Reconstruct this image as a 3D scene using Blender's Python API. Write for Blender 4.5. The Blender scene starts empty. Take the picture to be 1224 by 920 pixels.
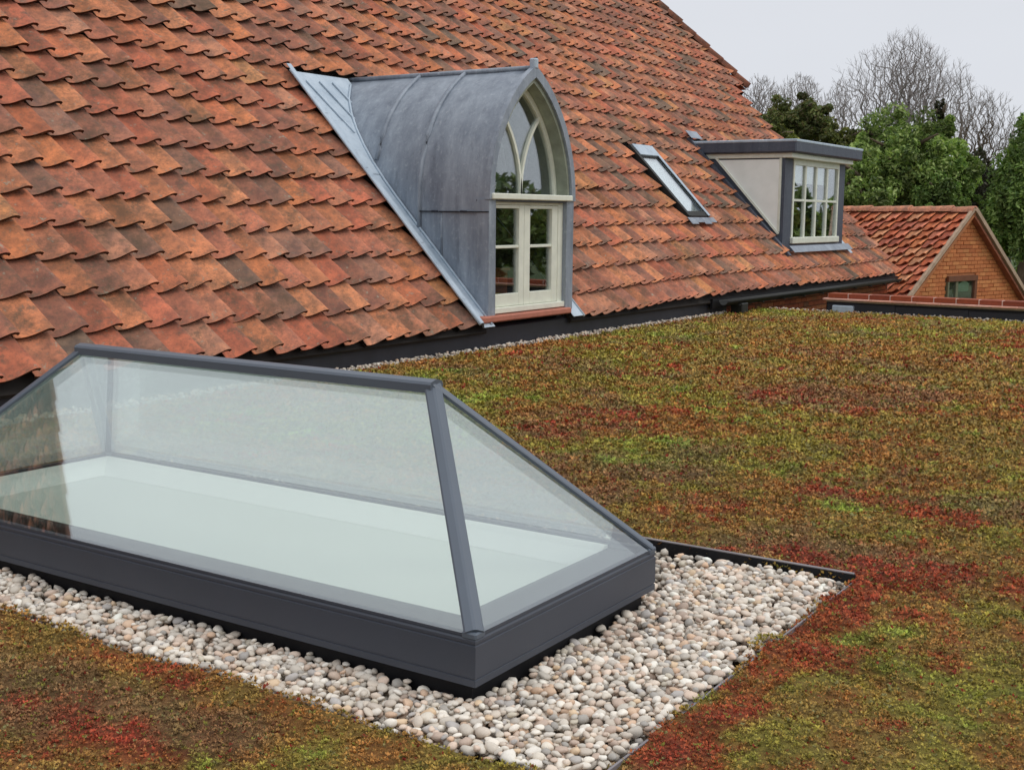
import bpy, math, random
import numpy as np
from mathutils import Vector, Matrix
random.seed(7); RNG = np.random.default_rng(11)
SC = bpy.context.scene
COL = SC.collection

# ------------------------------------------------------------------ camera
cam_d = bpy.data.cameras.new('camera'); cam = bpy.data.objects.new('camera', cam_d); COL.objects.link(cam)
SC.camera = cam
PITCH, ROLL, YAW, FPX = math.radians(7.9963), math.radians(0.5606), math.radians(33.3346), 1454.19
CAMH = 1.25
fw = Vector((math.cos(YAW)*math.cos(PITCH), math.sin(YAW)*math.cos(PITCH), -math.sin(PITCH)))
rt = Vector((math.sin(YAW), -math.cos(YAW), 0)); up = rt.cross(fw)
r2 = rt*math.cos(ROLL)+up*math.sin(ROLL); u2 = -rt*math.sin(ROLL)+up*math.cos(ROLL)
m = Matrix((r2, u2, -fw)).transposed().to_4x4(); m.translation = Vector((0, 0, CAMH))
cam.matrix_world = m
cam_d.sensor_width = 36; cam_d.lens = FPX/1224*36; cam_d.clip_start = .05; cam_d.clip_end = 3000
SC.render.resolution_x = 1024; SC.render.resolution_y = 769

# ------------------------------------------------------------------ world, sun, exposure
world = bpy.data.worlds.new('World'); SC.world = world; world.use_nodes = True
nt = world.node_tree; nt.nodes.clear()
def wn(t, **k):
    n = nt.nodes.new(t)
    for a, b in k.items(): setattr(n, a, b)
    return n
SUN_EL, SUN_AZ = 52, -70           # azimuth in the XY plane, degrees from +X
tc = wn('ShaderNodeTexCoord'); sep = wn('ShaderNodeSeparateXYZ'); nt.links.new(tc.outputs['Generated'], sep.inputs[0])
ramp = wn('ShaderNodeValToRGB'); cr = ramp.color_ramp
cr.elements[0].position = 0.0; cr.elements[0].color = (.72, .745, .80, 1)
cr.elements[1].position = 1.0; cr.elements[1].color = (1.13, 1.16, 1.21, 1)
e = cr.elements.new(.25); e.color = (.76, .78, .83, 1)
nt.links.new(sep.outputs[2], ramp.inputs[0])
ns = wn('ShaderNodeTexNoise'); ns.inputs['Scale'].default_value = 3.0; ns.inputs['Detail'].default_value = 4
mp = wn('ShaderNodeMapping'); mp.inputs['Scale'].default_value = (1, 1, 3)
nt.links.new(tc.outputs['Generated'], mp.inputs[0]); nt.links.new(mp.outputs[0], ns.inputs[0])
mr = wn('ShaderNodeMapRange'); mr.inputs[3].default_value = .95; mr.inputs[4].default_value = 1.05
nt.links.new(ns.outputs[0], mr.inputs[0])
mul = wn('ShaderNodeVectorMath', operation='SCALE'); nt.links.new(ramp.outputs[0], mul.inputs[0]); nt.links.new(mr.outputs[0], mul.inputs['Scale'])
sky = wn('ShaderNodeTexSky', sky_type='NISHITA', sun_disc=False)
sky.sun_elevation = math.radians(SUN_EL); sky.sun_rotation = math.radians(90-SUN_AZ)
bg1 = wn('ShaderNodeBackground'); bg1.inputs[1].default_value = 1.0; nt.links.new(mul.outputs[0], bg1.inputs[0])
bg2 = wn('ShaderNodeBackground'); bg2.inputs[1].default_value = .1; nt.links.new(sky.outputs[0], bg2.inputs[0])
mx = wn('ShaderNodeMixShader'); mx.inputs[0].default_value = .04
nt.links.new(bg1.outputs[0], mx.inputs[1]); nt.links.new(bg2.outputs[0], mx.inputs[2])
wo = wn('ShaderNodeOutputWorld'); nt.links.new(mx.outputs[0], wo.inputs[0])
sl = bpy.data.lights.new('sun', 'SUN'); sl.energy = .8; sl.angle = math.radians(25); sl.color = (1, .96, .9)
so = bpy.data.objects.new('sun', sl); COL.objects.link(so)
sd = Vector((math.cos(math.radians(SUN_EL))*math.cos(math.radians(SUN_AZ)), math.cos(math.radians(SUN_EL))*math.sin(math.radians(SUN_AZ)), math.sin(math.radians(SUN_EL))))
so.rotation_euler = sd.to_track_quat('Z', 'Y').to_euler()
SC.view_settings.view_transform = 'Standard'; SC.view_settings.look = 'None'
SC.view_settings.exposure = 0; SC.view_settings.gamma = 1
SC.cycles.max_bounces = 10; SC.cycles.transparent_max_bounces = 24

# ------------------------------------------------------------------ helpers
def srgb(r, g, b):
    f = lambda c: (c/255/12.92) if c/255 <= .04045 else ((c/255+.055)/1.055)**2.4
    return (f(r), f(g), f(b), 1)
class NT:
    def __init__(s, name):
        s.m = bpy.data.materials.new(name); s.m.use_nodes = True; s.t = s.m.node_tree; s.t.nodes.clear()
        s.out = s.n('ShaderNodeOutputMaterial'); s.co = s.n('ShaderNodeTexCoord'); s.geo = s.n('ShaderNodeNewGeometry')
    def n(s, t, **k):
        x = s.t.nodes.new(t)
        for a, b in k.items(): setattr(x, a, b)
        return x
    def l(s, a, b): s.t.links.new(a, b)
    def setin(s, sock, v):
        if hasattr(v, 'is_linked') or isinstance(v, bpy.types.NodeSocket): s.l(v, sock)
        else: sock.default_value = v
    def noise(s, scale, detail=3, rough=.55, vec=None, stretch=None):
        x = s.n('ShaderNodeTexNoise'); x.inputs['Scale'].default_value = scale
        x.inputs['Detail'].default_value = detail; x.inputs['Roughness'].default_value = rough
        v = vec if vec is not None else s.geo.outputs['Position']
        if stretch:
            mpp = s.n('ShaderNodeMapping'); mpp.inputs['Scale'].default_value = stretch; s.l(v, mpp.inputs[0]); v = mpp.outputs[0]
        s.l(v, x.inputs['Vector']); return x.outputs['Fac']
    def rng(s, v, a, b, c=0., d=1.):
        x = s.n('ShaderNodeMapRange'); s.l(v, x.inputs[0])
        x.inputs[1].default_value = a; x.inputs[2].default_value = b; x.inputs[3].default_value = c; x.inputs[4].default_value = d
        return x.outputs[0]
    def mix(s, f, a, b, mode='MIX'):
        x = s.n('ShaderNodeMix', data_type='RGBA', blend_type=mode)
        s.setin(x.inputs[0], f); s.setin(x.inputs[6], a); s.setin(x.inputs[7], b); return x.outputs[2]
    def math(s, op, a, b):
        x = s.n('ShaderNodeMath', operation=op); s.setin(x.inputs[0], a); s.setin(x.inputs[1], b); return x.outputs[0]
    def attr(s, name):
        x = s.n('ShaderNodeAttribute'); x.attribute_name = name; return x.outputs['Color']
    def bsdf(s, col, rough=.8, metal=0., spec=.5, bump=None, bstr=.3, bdist=.01):
        p = s.n('ShaderNodeBsdfPrincipled'); s.setin(p.inputs['Base Color'], col); s.setin(p.inputs['Roughness'], rough)
        p.inputs['Metallic'].default_value = metal; p.inputs['Specular IOR Level'].default_value = spec
        if bump is not None:
            b = s.n('ShaderNodeBump'); b.inputs['Strength'].default_value = bstr; b.inputs['Distance'].default_value = bdist
            s.l(bump, b.inputs['Height']); s.l(b.outputs[0], p.inputs['Normal'])
        s.l(p.outputs[0], s.out.inputs[0]); return s.m
MATS = {}
def plain(name, col, rough=.6, metal=0., spec=.5, var=.15, scale=8., bstr=.1):
    if name in MATS: return MATS[name]
    k = NT(name); nz = k.noise(scale, 4)
    c = k.mix(k.rng(nz, .3, .7), tuple(x*(1-var) for x in col[:3])+(1,), tuple(min(1, x*(1+var)) for x in col[:3])+(1,))
    MATS[name] = k.bsdf(c, rough, metal, spec, k.noise(scale*6, 3), bstr, .004); return MATS[name]

class MB:
    """collects vertices and faces for one mesh object"""
    def __init__(s): s.v = []; s.f = []; s.sm = []; s.c = []
    def add(s, vs, fs, smooth=False, col=None):
        o = len(s.v); s.v += [tuple(x) for x in vs]; s.f += [tuple(i+o for i in f) for f in fs]; s.sm += [smooth]*len(fs)
        s.c += [col or (1, 1, 1, 1)]*len(vs); return s
    def box(s, a, b, col=None):
        x0, y0, z0 = a; x1, y1, z1 = b
        vs = [(x0,y0,z0),(x1,y0,z0),(x1,y1,z0),(x0,y1,z0),(x0,y0,z1),(x1,y0,z1),(x1,y1,z1),(x0,y1,z1)]
        return s.add(vs, [(0,3,2,1),(4,5,6,7),(0,1,5,4),(1,2,6,5),(2,3,7,6),(3,0,4,7)], col=col)
    def bbox(s, a, b, bev=.004, col=None):
        """box with chamfered edges"""
        c = [(a[i]+b[i])/2 for i in range(3)]; h = [abs(b[i]-a[i])/2 for i in range(3)]; bev = min(bev, min(h)*.45)
        vs = []; idx = {}
        for sx in (-1,1):
            for sy in (-1,1):
                for sz in (-1,1):
                    for ax in range(3):
                        p = [sx*h[0], sy*h[1], sz*h[2]]; sg = (sx,sy,sz)
                        for k in range(3):
                            if k != ax: p[k] -= sg[k]*bev
                        idx[(sx,sy,sz,ax)] = len(vs); vs.append(tuple(c[i]+p[i] for i in range(3)))
        fs = []
        for ax in range(3):
            o1, o2 = (ax+1)%3, (ax+2)%3
            for sg in (-1,1):
                q = []
                for (p1,p2) in ((-1,-1),(1,-1),(1,1),(-1,1)):
                    t = [0,0,0]; t[ax]=sg; t[o1]=p1; t[o2]=p2; q.append(idx[(t[0],t[1],t[2],ax)])
                fs.append(tuple(q) if sg > 0 else tuple(reversed(q)))
            for p1 in (-1,1):
                for p2 in (-1,1):
                    t0=[0,0,0]; t1=[0,0,0]; t0[ax]=-1; t1[ax]=1; t0[o1]=t1[o1]=p1; t0[o2]=t1[o2]=p2
                    q = (idx[(*t0,o1)], idx[(*t1,o1)], idx[(*t1,o2)], idx[(*t0,o2)])
                    fs.append(q if p1*p2 > 0 else tuple(reversed(q)))
        for sx in (-1,1):
            for sy in (-1,1):
                for sz in (-1,1):
                    q = (idx[(sx,sy,sz,0)], idx[(sx,sy,sz,1)], idx[(sx,sy,sz,2)])
                    fs.append(q if sx*sy*sz > 0 else tuple(reversed(q)))
        return s.add(vs, fs, col=col)
    def prism(s, poly, ext):
        """polygon (3-D points) swept along ext"""
        n = len(poly); e = Vector(ext); P = [Vector(p) for p in poly]
        nrm = Vector((0,0,0))
        for i in range(n): nrm += P[i].cross(P[(i+1)%n])
        if nrm.dot(e) > 0: P.reverse()
        vs = P+[p+e for p in P]
        return s.add(vs, [tuple(range(n)), tuple(reversed(range(n, 2*n)))]+[(i, i+n, (i+1)%n+n, (i+1)%n) for i in range(n)])
    def bar(s, a, b, w, h, upv=(0,0,1), sect=None):
        """bar from a to b with a cross-section in (side, up) coordinates"""
        a, b = Vector(a), Vector(b); d = (b-a).normalized(); sd_ = d.cross(Vector(upv)).normalized(); u_ = sd_.cross(d)
        sect = sect or [(-w/2,-h/2),(w/2,-h/2),(w/2,h/2),(-w/2,h/2)]
        n = len(sect); vs = [a+sd_*x+u_*y for x, y in sect]+[b+sd_*x+u_*y for x, y in sect]
        return s.add(vs, [tuple(range(n)), tuple(reversed(range(n, 2*n)))]+[(i, i+n, (i+1)%n+n, (i+1)%n) for i in range(n)])
    def tube(s, pts, rad, n=8, cap=True, smooth=True):
        P = [Vector(p) for p in pts]; R_ = rad if hasattr(rad, '__len__') else [rad]*len(P); vs = []
        for i, p in enumerate(P):
            d = (P[min(i+1, len(P)-1)]-P[max(i-1, 0)]).normalized()
            a = Vector((0,0,1)) if abs(d.z) < .9 else Vector((1,0,0)); x = d.cross(a).normalized(); y = d.cross(x)
            vs += [p+(x*math.cos(2*math.pi*k/n)+y*math.sin(2*math.pi*k/n))*R_[i] for k in range(n)]
        fs = [(i*n+k, (i+1)*n+k, (i+1)*n+(k+1)%n, i*n+(k+1)%n) for i in range(len(P)-1) for k in range(n)]
        s.add(vs, fs, smooth)
        if cap:
            o = len(s.v)-len(vs); s.f += [tuple(o+k for k in range(n)), tuple(o+len(vs)-1-k for k in range(n))]; s.sm += [False]*2
        return s
    def mesh(s, name, mat, attr=None):
        me = bpy.data.meshes.new(name); me.from_pydata([tuple(v) for v in s.v], [], s.f)
        if any(s.sm): me.polygons.foreach_set('use_smooth', s.sm)
        if attr:
            a = me.color_attributes.new(attr, 'FLOAT_COLOR', 'POINT'); a.data.foreach_set('color', np.array(s.c, 'f').ravel())
        me.materials.append(mat); me.update(); return me
    def build(s, name, mat, parent=None, attr=None, **k):
        return link(name, s.mesh(name, mat, attr), parent, **k)
def link(name, me, parent=None, **k):
    o = bpy.data.objects.new(name, me); COL.objects.link(o)
    if parent: o.parent = parent
    for a, b in k.items(): o[a] = b
    return o
def thing(name, label, cat, loc=(0,0,0), group=None):
    o = bpy.data.objects.new(name, None); COL.objects.link(o); o.empty_display_size = .2
    o['label'] = label; o['category'] = cat
    if group: o['group'] = group
    o.location = (0, 0, 0)
    return o
def npmesh(name, V, F, mat, col=None, attr='tint', smooth=False, quads=False):
    """fast mesh from arrays (all faces the same size)"""
    me = bpy.data.meshes.new(name); V = np.asarray(V, 'f'); F = np.asarray(F, 'i'); k = F.shape[1]
    me.vertices.add(len(V)); me.vertices.foreach_set('co', V.ravel())
    me.loops.add(F.size); me.loops.foreach_set('vertex_index', F.ravel())
    me.polygons.add(len(F)); me.polygons.foreach_set('loop_start', np.arange(0, F.size, k, dtype='i'))
    try: me.polygons.foreach_set('loop_total', np.full(len(F), k, 'i'))
    except Exception: pass
    me.polygons.foreach_set('use_smooth', np.full(len(F), smooth))
    if col is not None:
        a = me.color_attributes.new(attr, 'FLOAT_COLOR', 'POINT'); c = np.ones((len(V), 4), 'f'); c[:, :3] = col; a.data.foreach_set('color', c.ravel())
    me.materials.append(mat); me.update(); me.validate(); return me
# value noise in numpy
_T = RNG.random((256, 256))
def vnoise(x, y, sc, seed=0):
    x = np.asarray(x, float)*sc+seed*17.3+300; y = np.asarray(y, float)*sc+seed*7.7+300
    xi = np.floor(x).astype(int); yi = np.floor(y).astype(int); fx = x-xi; fy = y-yi
    fx = fx*fx*(3-2*fx); fy = fy*fy*(3-2*fy); g = lambda a, b: _T[a % 256, b % 256]
    return (g(xi, yi)*(1-fx)+g(xi+1, yi)*fx)*(1-fy)+(g(xi, yi+1)*(1-fx)+g(xi+1, yi+1)*fx)*fy
def fbm(x, y, sc, seed=0, o=4):
    t = 0; a = 1; w = 0
    for i in range(o): t = t+a*vnoise(x, y, sc*2**i, seed+i*3); w += a; a *= .55
    return t/w
def project(P):
    P = np.asarray(P, float)-np.array([0, 0, CAMH]); z = P@np.array(fw); x = P@np.array(r2); y = P@np.array(u2)
    zz = np.where(z > .05, z, 1e9)
    return 612+FPX*x/zz, 460-FPX*y/zz, z
def inframe(P, mg=30):
    u, v, z = project(P); return (z > .3) & (u > -mg) & (u < 1224+mg) & (v > -mg) & (v < 920+mg)

# ------------------------------------------------------------------ materials
def mat_tile(name, lichen=1.0):
    k = NT(name); t = k.attr('tint')
    c = k.mix(k.rng(k.noise(7, 5, .7), .38, .64), k.mix(1., t, (.62, .66, .70, 1), 'MULTIPLY'), k.mix(1., t, (1.25, 1.15, 1.02, 1), 'MULTIPLY'))
    c = k.mix(k.rng(k.noise(30, 4, .75), .50, .68, 0, .55), c, srgb(108, 84, 70))
    c = k.mix(k.rng(k.noise(4.3, 7, .85), .53, .64, 0, .72*lichen), c, srgb(98, 86, 72))
    c = k.mix(k.rng(k.noise(15, 5, .8), .60, .68, 0, .7*lichen), c, srgb(168, 160, 140))
    c = k.mix(k.rng(k.noise(1.6, 7, .8), .51, .64, 0, .66*lichen), c, srgb(88, 74, 58))
    h = k.noise(60, 4, .7)
    return k.bsdf(c, .88, 0, .25, h, .5, .006)
M_TILE = mat_tile('weathered_clay_tile'); M_TILE2 = mat_tile('newer_clay_tile', .25)
def mat_lead(name, base, light, amt=.5, rough=.5):
    k = NT(name); n1 = k.noise(4, 7, .7, stretch=(1.3, 1.3, .22)); n2 = k.noise(22, 5, .7)
    c = k.mix(k.rng(n1, .3, .72), base, light)
    c = k.mix(k.rng(n2, .55, .75, 0, amt), c, srgb(190, 198, 204))
    c = k.mix(k.rng(k.noise(7, 5, .8, stretch=(1.6, 1.6, .25)), .56, .75, 0, .45), c, srgb(66, 72, 82))
    return k.bsdf(c, k.rng(n1, .3, .7, rough, rough+.15), .1, .5, k.noise(11, 4), .35, .01)
M_LEAD = mat_lead('patinated_lead', srgb(108, 117, 130), srgb(160, 169, 179), .45, .38)
M_LEADL = mat_lead('pale_lead', srgb(158, 174, 188), srgb(196, 208, 218), .4)
M_LEADD = mat_lead('dark_lead', srgb(62, 67, 80), srgb(88, 94, 106), .12)
M_BLACK = plain('black_membrane', (.010, .010, .012, 1), .6, spec=.3)
M_ANTH = plain('anthracite_powder_coat', srgb(64, 70, 81), .42, var=.05, scale=5, bstr=.03)
M_ANTHL = plain('anthracite_bar', srgb(88, 97, 108), .38, var=.05, scale=5, bstr=.03)
M_WHITE = plain('white_lining', (.95, .96, .94, 1), .6, var=.01)
M_BLIND = plain('pale_blind_cloth', (.74, .765, .73, 1), .8, var=.015, scale=2)
M_CREAM = plain('cream_paint', srgb(226, 228, 212), .45, var=.06, scale=10)
M_PANEL = plain('pale_cheek_board', srgb(244, 248, 240), .6, var=.08, scale=3)
M_TERRA = plain('terracotta_sill', srgb(178, 112, 92), .8, var=.12, scale=14)
M_GUT = plain('black_gutter', srgb(20, 22, 18), .6, var=.35, scale=14)
M_DARKROOM = plain('dark_interior', srgb(92, 88, 78), .9)
M_WOOD = plain('brown_wood', srgb(150, 84, 46), .5, var=.2, scale=20)
M_MORTAR = plain('lime_mortar', srgb(168, 158, 142), .9, var=.15, scale=30)
M_SOIL = plain('dark_soil', srgb(70, 52, 34), .95, var=.3, scale=40, bstr=.5)
M_DECK = plain('roof_underlay', (.02, .016, .013, 1), .9)
def mat_glass(name, base, gain, tint):
    k = NT(name); lw = k.n('ShaderNodeLayerWeight'); lw.inputs[0].default_value = .5
    f = k.math('MULTIPLY_ADD', k.math('POWER', lw.outputs['Facing'], 3.), gain); f.node.inputs[2].default_value = base
    tr = k.n('ShaderNodeBsdfTransparent'); tr.inputs[0].default_value = tint
    gl = k.n('ShaderNodeBsdfGlossy'); gl.inputs['Roughness'].default_value = .015; gl.inputs[0].default_value = (.93, .97, 1, 1)
    mxs = k.n('ShaderNodeMixShader'); k.l(f, mxs.inputs[0]); k.l(tr.outputs[0], mxs.inputs[1]); k.l(gl.outputs[0], mxs.inputs[2])
    k.l(mxs.outputs[0], k.out.inputs[0]); return k.m
M_GLASS = mat_glass('coated_glass', .185, .80, (.93, .96, .93, 1))
M_WGLASS = mat_glass('window_glass', .18, .6, (.9, .93, .92, 1))
M_VGLASS = mat_glass('roof_window_glass', .25, .7, (.9, .93, .92, 1))
def mat_pebble():
    k = NT('rounded_pebble'); t = k.attr('tint'); c = k.mix(k.rng(k.noise(160, 4, .6), .4, .7, 0, .35), t, k.mix(1., t, (.78, .74, .70, 1), 'MULTIPLY'))
    return k.bsdf(c, .75, 0, .3, k.noise(300, 3), .2, .002)
M_PEB = mat_pebble()
def mat_sedum(name, gain, rough=.75):
    k = NT(name); t = k.attr('tint')
    if gain < .9: t = k.mix(k.rng(k.noise(75, 5, .8), .48, .60, 0, .6), t, k.mix(1., t, (.35, .32, .3, 1), 'MULTIPLY')); t = k.mix(k.rng(k.noise(110, 5, .8), .55, .62, 0, .7), t, srgb(176, 164, 84)); t = k.mix(k.rng(k.noise(43, 5, .8), .56, .63, 0, .6), t, srgb(150, 84, 56))
    c = k.mix(k.rng(k.noise(55, 4, .7), .3, .75), k.mix(1., t, (gain*.8, gain*.8, gain*.8, 1), 'MULTIPLY'), k.mix(1., t, (gain*1.2, gain*1.2, gain*1.1, 1), 'MULTIPLY'))
    return k.bsdf(c, rough, 0, .25, k.noise(90, 4, .75), .9, .03)
M_SEDL = mat_sedum('sedum_leaf', 1.0, .6); M_SEDG = mat_sedum('sedum_mat', .62)
def mat_attr(name, rough=.85):
    k = NT(name); t = k.attr('tint'); c = k.mix(k.rng(k.noise(25, 4, .7), .3, .75), k.mix(1., t, (.78, .78, .78, 1), 'MULTIPLY'), k.mix(1., t, (1.15, 1.12, 1.1, 1), 'MULTIPLY'))
    return k.bsdf(c, rough, 0, .3, k.noise(70, 4), .4, .004)
M_BRICK = mat_attr('brick')
def mat_bark(name, a, b):
    k = NT(name); return k.bsdf(k.mix(k.rng(k.noise(6, 5, .7), .3, .7), a, b), .9, 0, .2, k.noise(30, 4), .5, .02)
M_BARK = mat_bark('grey_bark', srgb(128, 120, 118), srgb(164, 156, 152)); M_BARKD = mat_bark('brown_bark', srgb(84, 72, 60), srgb(120, 106, 90))
def mat_leaf():
    k = NT('tree_leaf'); t = k.attr('tint'); p = k.bsdf(t, .55, 0, .3).node_tree.nodes; pb = [n for n in p if n.type == 'BSDF_PRINCIPLED'][0]
    tr = k.n('ShaderNodeBsdfTranslucent'); k.l(k.mix(1., t, (1.1, 1.25, .7, 1), 'MULTIPLY'), tr.inputs[0]); mxs = k.n('ShaderNodeMixShader'); mxs.inputs[0].default_value = .28
    k.l(pb.outputs[0], mxs.inputs[1]); k.l(tr.outputs[0], mxs.inputs[2]); k.l(mxs.outputs[0], k.out.inputs[0]); return k.m
M_LEAF = mat_leaf()
def mat_grass():
    k = NT('field_grass'); c = k.mix(k.rng(k.noise(.15, 5), .3, .7), (.05, .08, .025, 1), (.09, .11, .04, 1)); return k.bsdf(c, .9, 0, .2, k.noise(3, 5), .5, .1)
M_GRASS = mat_grass()

# ------------------------------------------------------------------ main dimensions (metres)
SLP = math.radians(46.07); CS, SN = math.cos(SLP), math.sin(SLP); EY, EZ = 6.27, .235
RN = Vector((0, -SN, CS))
_sx = [-6, 4.3, 5.9, 7.1, 8.9, 11, 13.1, 16.2, 22.2, 24]; _sz = [.02, .035, .015, -.025, -.015, -.028, .028, .038, .02, .02]
def sag(x, s):
    """the old roof waves a little: vertical drift of its surface"""
    return np.interp(x, _sx, _sz)*np.exp(-np.maximum(s, 0)/2.5)+(fbm(x, s, .35, 5, 2)-.5)*.05*np.clip(s/1.0, 0, 1)
def RP(x, s, off=0.):
    return (x, EY+s*CS-off*SN, EZ+s*SN+off*CS)
def roof_y(z): return EY+(z-EZ)*CS/SN
SMAX = 8.2
def redge(s):                                   # right-hand edge of the tiled slope: verge, then the half hip
    return np.where(np.asarray(s) < 4.75, 22.22, 22.85-(np.asarray(s)-5.0)*.45)

# ================================================================== ground and flat roof
g = MB(); g.add([(-900,-900,-3.0),(900,-900,-3.0),(900,900,-3.0),(-900,900,-3.0)], [(0,1,2,3)])
g.build('ground', M_GRASS, kind='structure')
TX0, TX1, TY0, TY1 = 2.19, 4.05, 1.245, 4.95          # pebble tray
FX0, FX1, FY0, FY1 = -6.0, 15.75, -9.0, 6.27          # sedum area
M_RENDER = plain('flat_roof_base', srgb(120, 100, 84), .9)
b = MB(); b.box((FX0-.1, FY0-.1, -3.02), (15.96, 6.36, -.06)); b.build('flat_roof_base', M_RENDER, kind='structure')

# sedum colours: patches of green, rust and red drawn by noise, with a few clear patches where the roof has them
def gauss(x, y, cx, cy, rx, ry, a=0.):
    ca, sa = math.cos(a), math.sin(a); dx, dy = x-cx, y-cy; u = (dx*ca+dy*sa)/rx; v = (-dx*sa+dy*ca)/ry; return np.exp(-(u*u+v*v))
C_GREEN = np.array(srgb(160, 154, 68)[:3]); C_OLIVE = np.array(srgb(168, 138, 74)[:3]); C_RUST = np.array(srgb(180, 118, 66)[:3]); C_RED = np.array(srgb(178, 68, 52)[:3]); C_FRESH = np.array(srgb(150, 180, 76)[:3])
def sedum_col(x, y):
    sm = fbm(x, y, 6.5, 71, 4)-.5; s2 = fbm(x, y, 9., 93, 4)-.5; s3 = fbm(x, y, 8., 113, 4)-.5
    far = np.clip((np.hypot(x, y)-5)/6, 0, 1)
    sharp = lambda m, t, k: np.clip((m-t)*k, 0, 1)
    G = fbm(x, y, .9, 1, 3)*.9+sm*.75+.05; R_ = fbm(x, y, 1.1, 9, 3)*.75+.07+s2*.80-.04*gauss(x, y, 1.9, 2.9, .35, .9); U = fbm(x, y, 1.0, 21, 3)*.9+s3*.8
    G = G+.22*gauss(x, y, 3.95, .72, .35, .22)+.18*gauss(x, y, 3.3, .55, .5, .3)+.12*gauss(x, y, 6.4, 1.2, .6, .35)+.10*gauss(x, y, 7.2, 4.9, 1.5, .6)+.10*gauss(x, y, 10.5, 5.2, 3.5, .8)+.10*gauss(x, y, 5.6, 2.9, .25, .6)+.08*gauss(x, y, 1.8, 3.0, .2, .3)+.08*gauss(x, y, 14.5, 4.5, 1.5, 2)
    R_ = R_+.46*gauss(x, y, 3.3, 1.165, 1.3, .085)+.40*gauss(x, y, 4.2, 1.35, .16, .42)+.30*gauss(x, y, 5.2, 1.4, .85, .16, math.radians(68))+.28*gauss(x, y, 5.95, 3.84, .22, .4)+.22*gauss(x, y, 4.44, .98, .25, .1)+.16*gauss(x, y, 1.84, 2.35, .12, .35)+.14*gauss(x, y, 2.1, 2.2, .07, .7)+.08*gauss(x, y, 8.4, 3.0, .4, .9)
    U = U+.16*gauss(x, y, 1.95, 2.7, .4, 1.2)+.12*gauss(x, y, 5.2, 2.8, .9, 1.2)+.08*gauss(x, y, 9, 3, 2.5, 1.5)
    gm = sharp(G, .495, 6)[:, None]; rm = (sharp(R_, .625, 7)*(.75+.25*vnoise(x, y, 25, 35)))[:, None]; um = sharp(U, .38, 5)[:, None]
    c = C_OLIVE[None]*np.ones((len(x), 1)); c = c*(1-um*.7)+C_RUST*um*.7; c = c*(1-gm*.8)+C_GREEN*gm*.8
    pk = sharp(fbm(x, y, 2.0, 131, 4), .56, 9)[:, None]*.45; c = c*(1-pk)+np.array(srgb(136, 104, 92)[:3])*pk
    c = c*(1-rm*.9)+C_RED*rm*.9
    fr = sharp(fbm(x, y, 3.2, 60, 4), .60, 8)[:, None]*.55*(gm+.15); c = c*(1-fr)+C_FRESH*fr
    return c*(1.10+.66*vnoise(x, y, 14., 70))[:, None]
def gz(x, y): return .004+(fbm(x, y, 7, 3, 3)-.5)*.036
def sheet(x0, x1, y0, y1, st):
    nx = max(2, int((x1-x0)/st)+1); ny = max(2, int((y1-y0)/st)+1)
    X, Y = np.meshgrid(np.linspace(x0, x1, nx), np.linspace(y0, y1, ny)); X = X.ravel(); Y = Y.ravel()
    Z = gz(X, Y)
    i = np.arange(nx*ny).reshape(ny, nx); F = np.stack([i[:-1, :-1], i[:-1, 1:], i[1:, 1:], i[1:, :-1]], -1).reshape(-1, 4)
    return np.stack([X, Y, Z], 1), F
Vs, Fs, o_ = [], [], 0
for r in ((FX0, TX0, FY0, FY1, .08), (TX0, TX1, FY0, TY0, .04), (TX0, TX1, TY1, FY1, .05), (TX1, FX1, FY0, FY1, .065)):
    V, F = sheet(*r); Vs.append(V); Fs.append(F+o_); o_ += len(V)
V = np.concatenate(Vs); F = np.concatenate(Fs)
link('sedum_roof', npmesh('sedum_roof', V, F, M_SEDG, sedum_col(V[:, 0], V[:, 1]), smooth=True), kind='structure')

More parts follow.
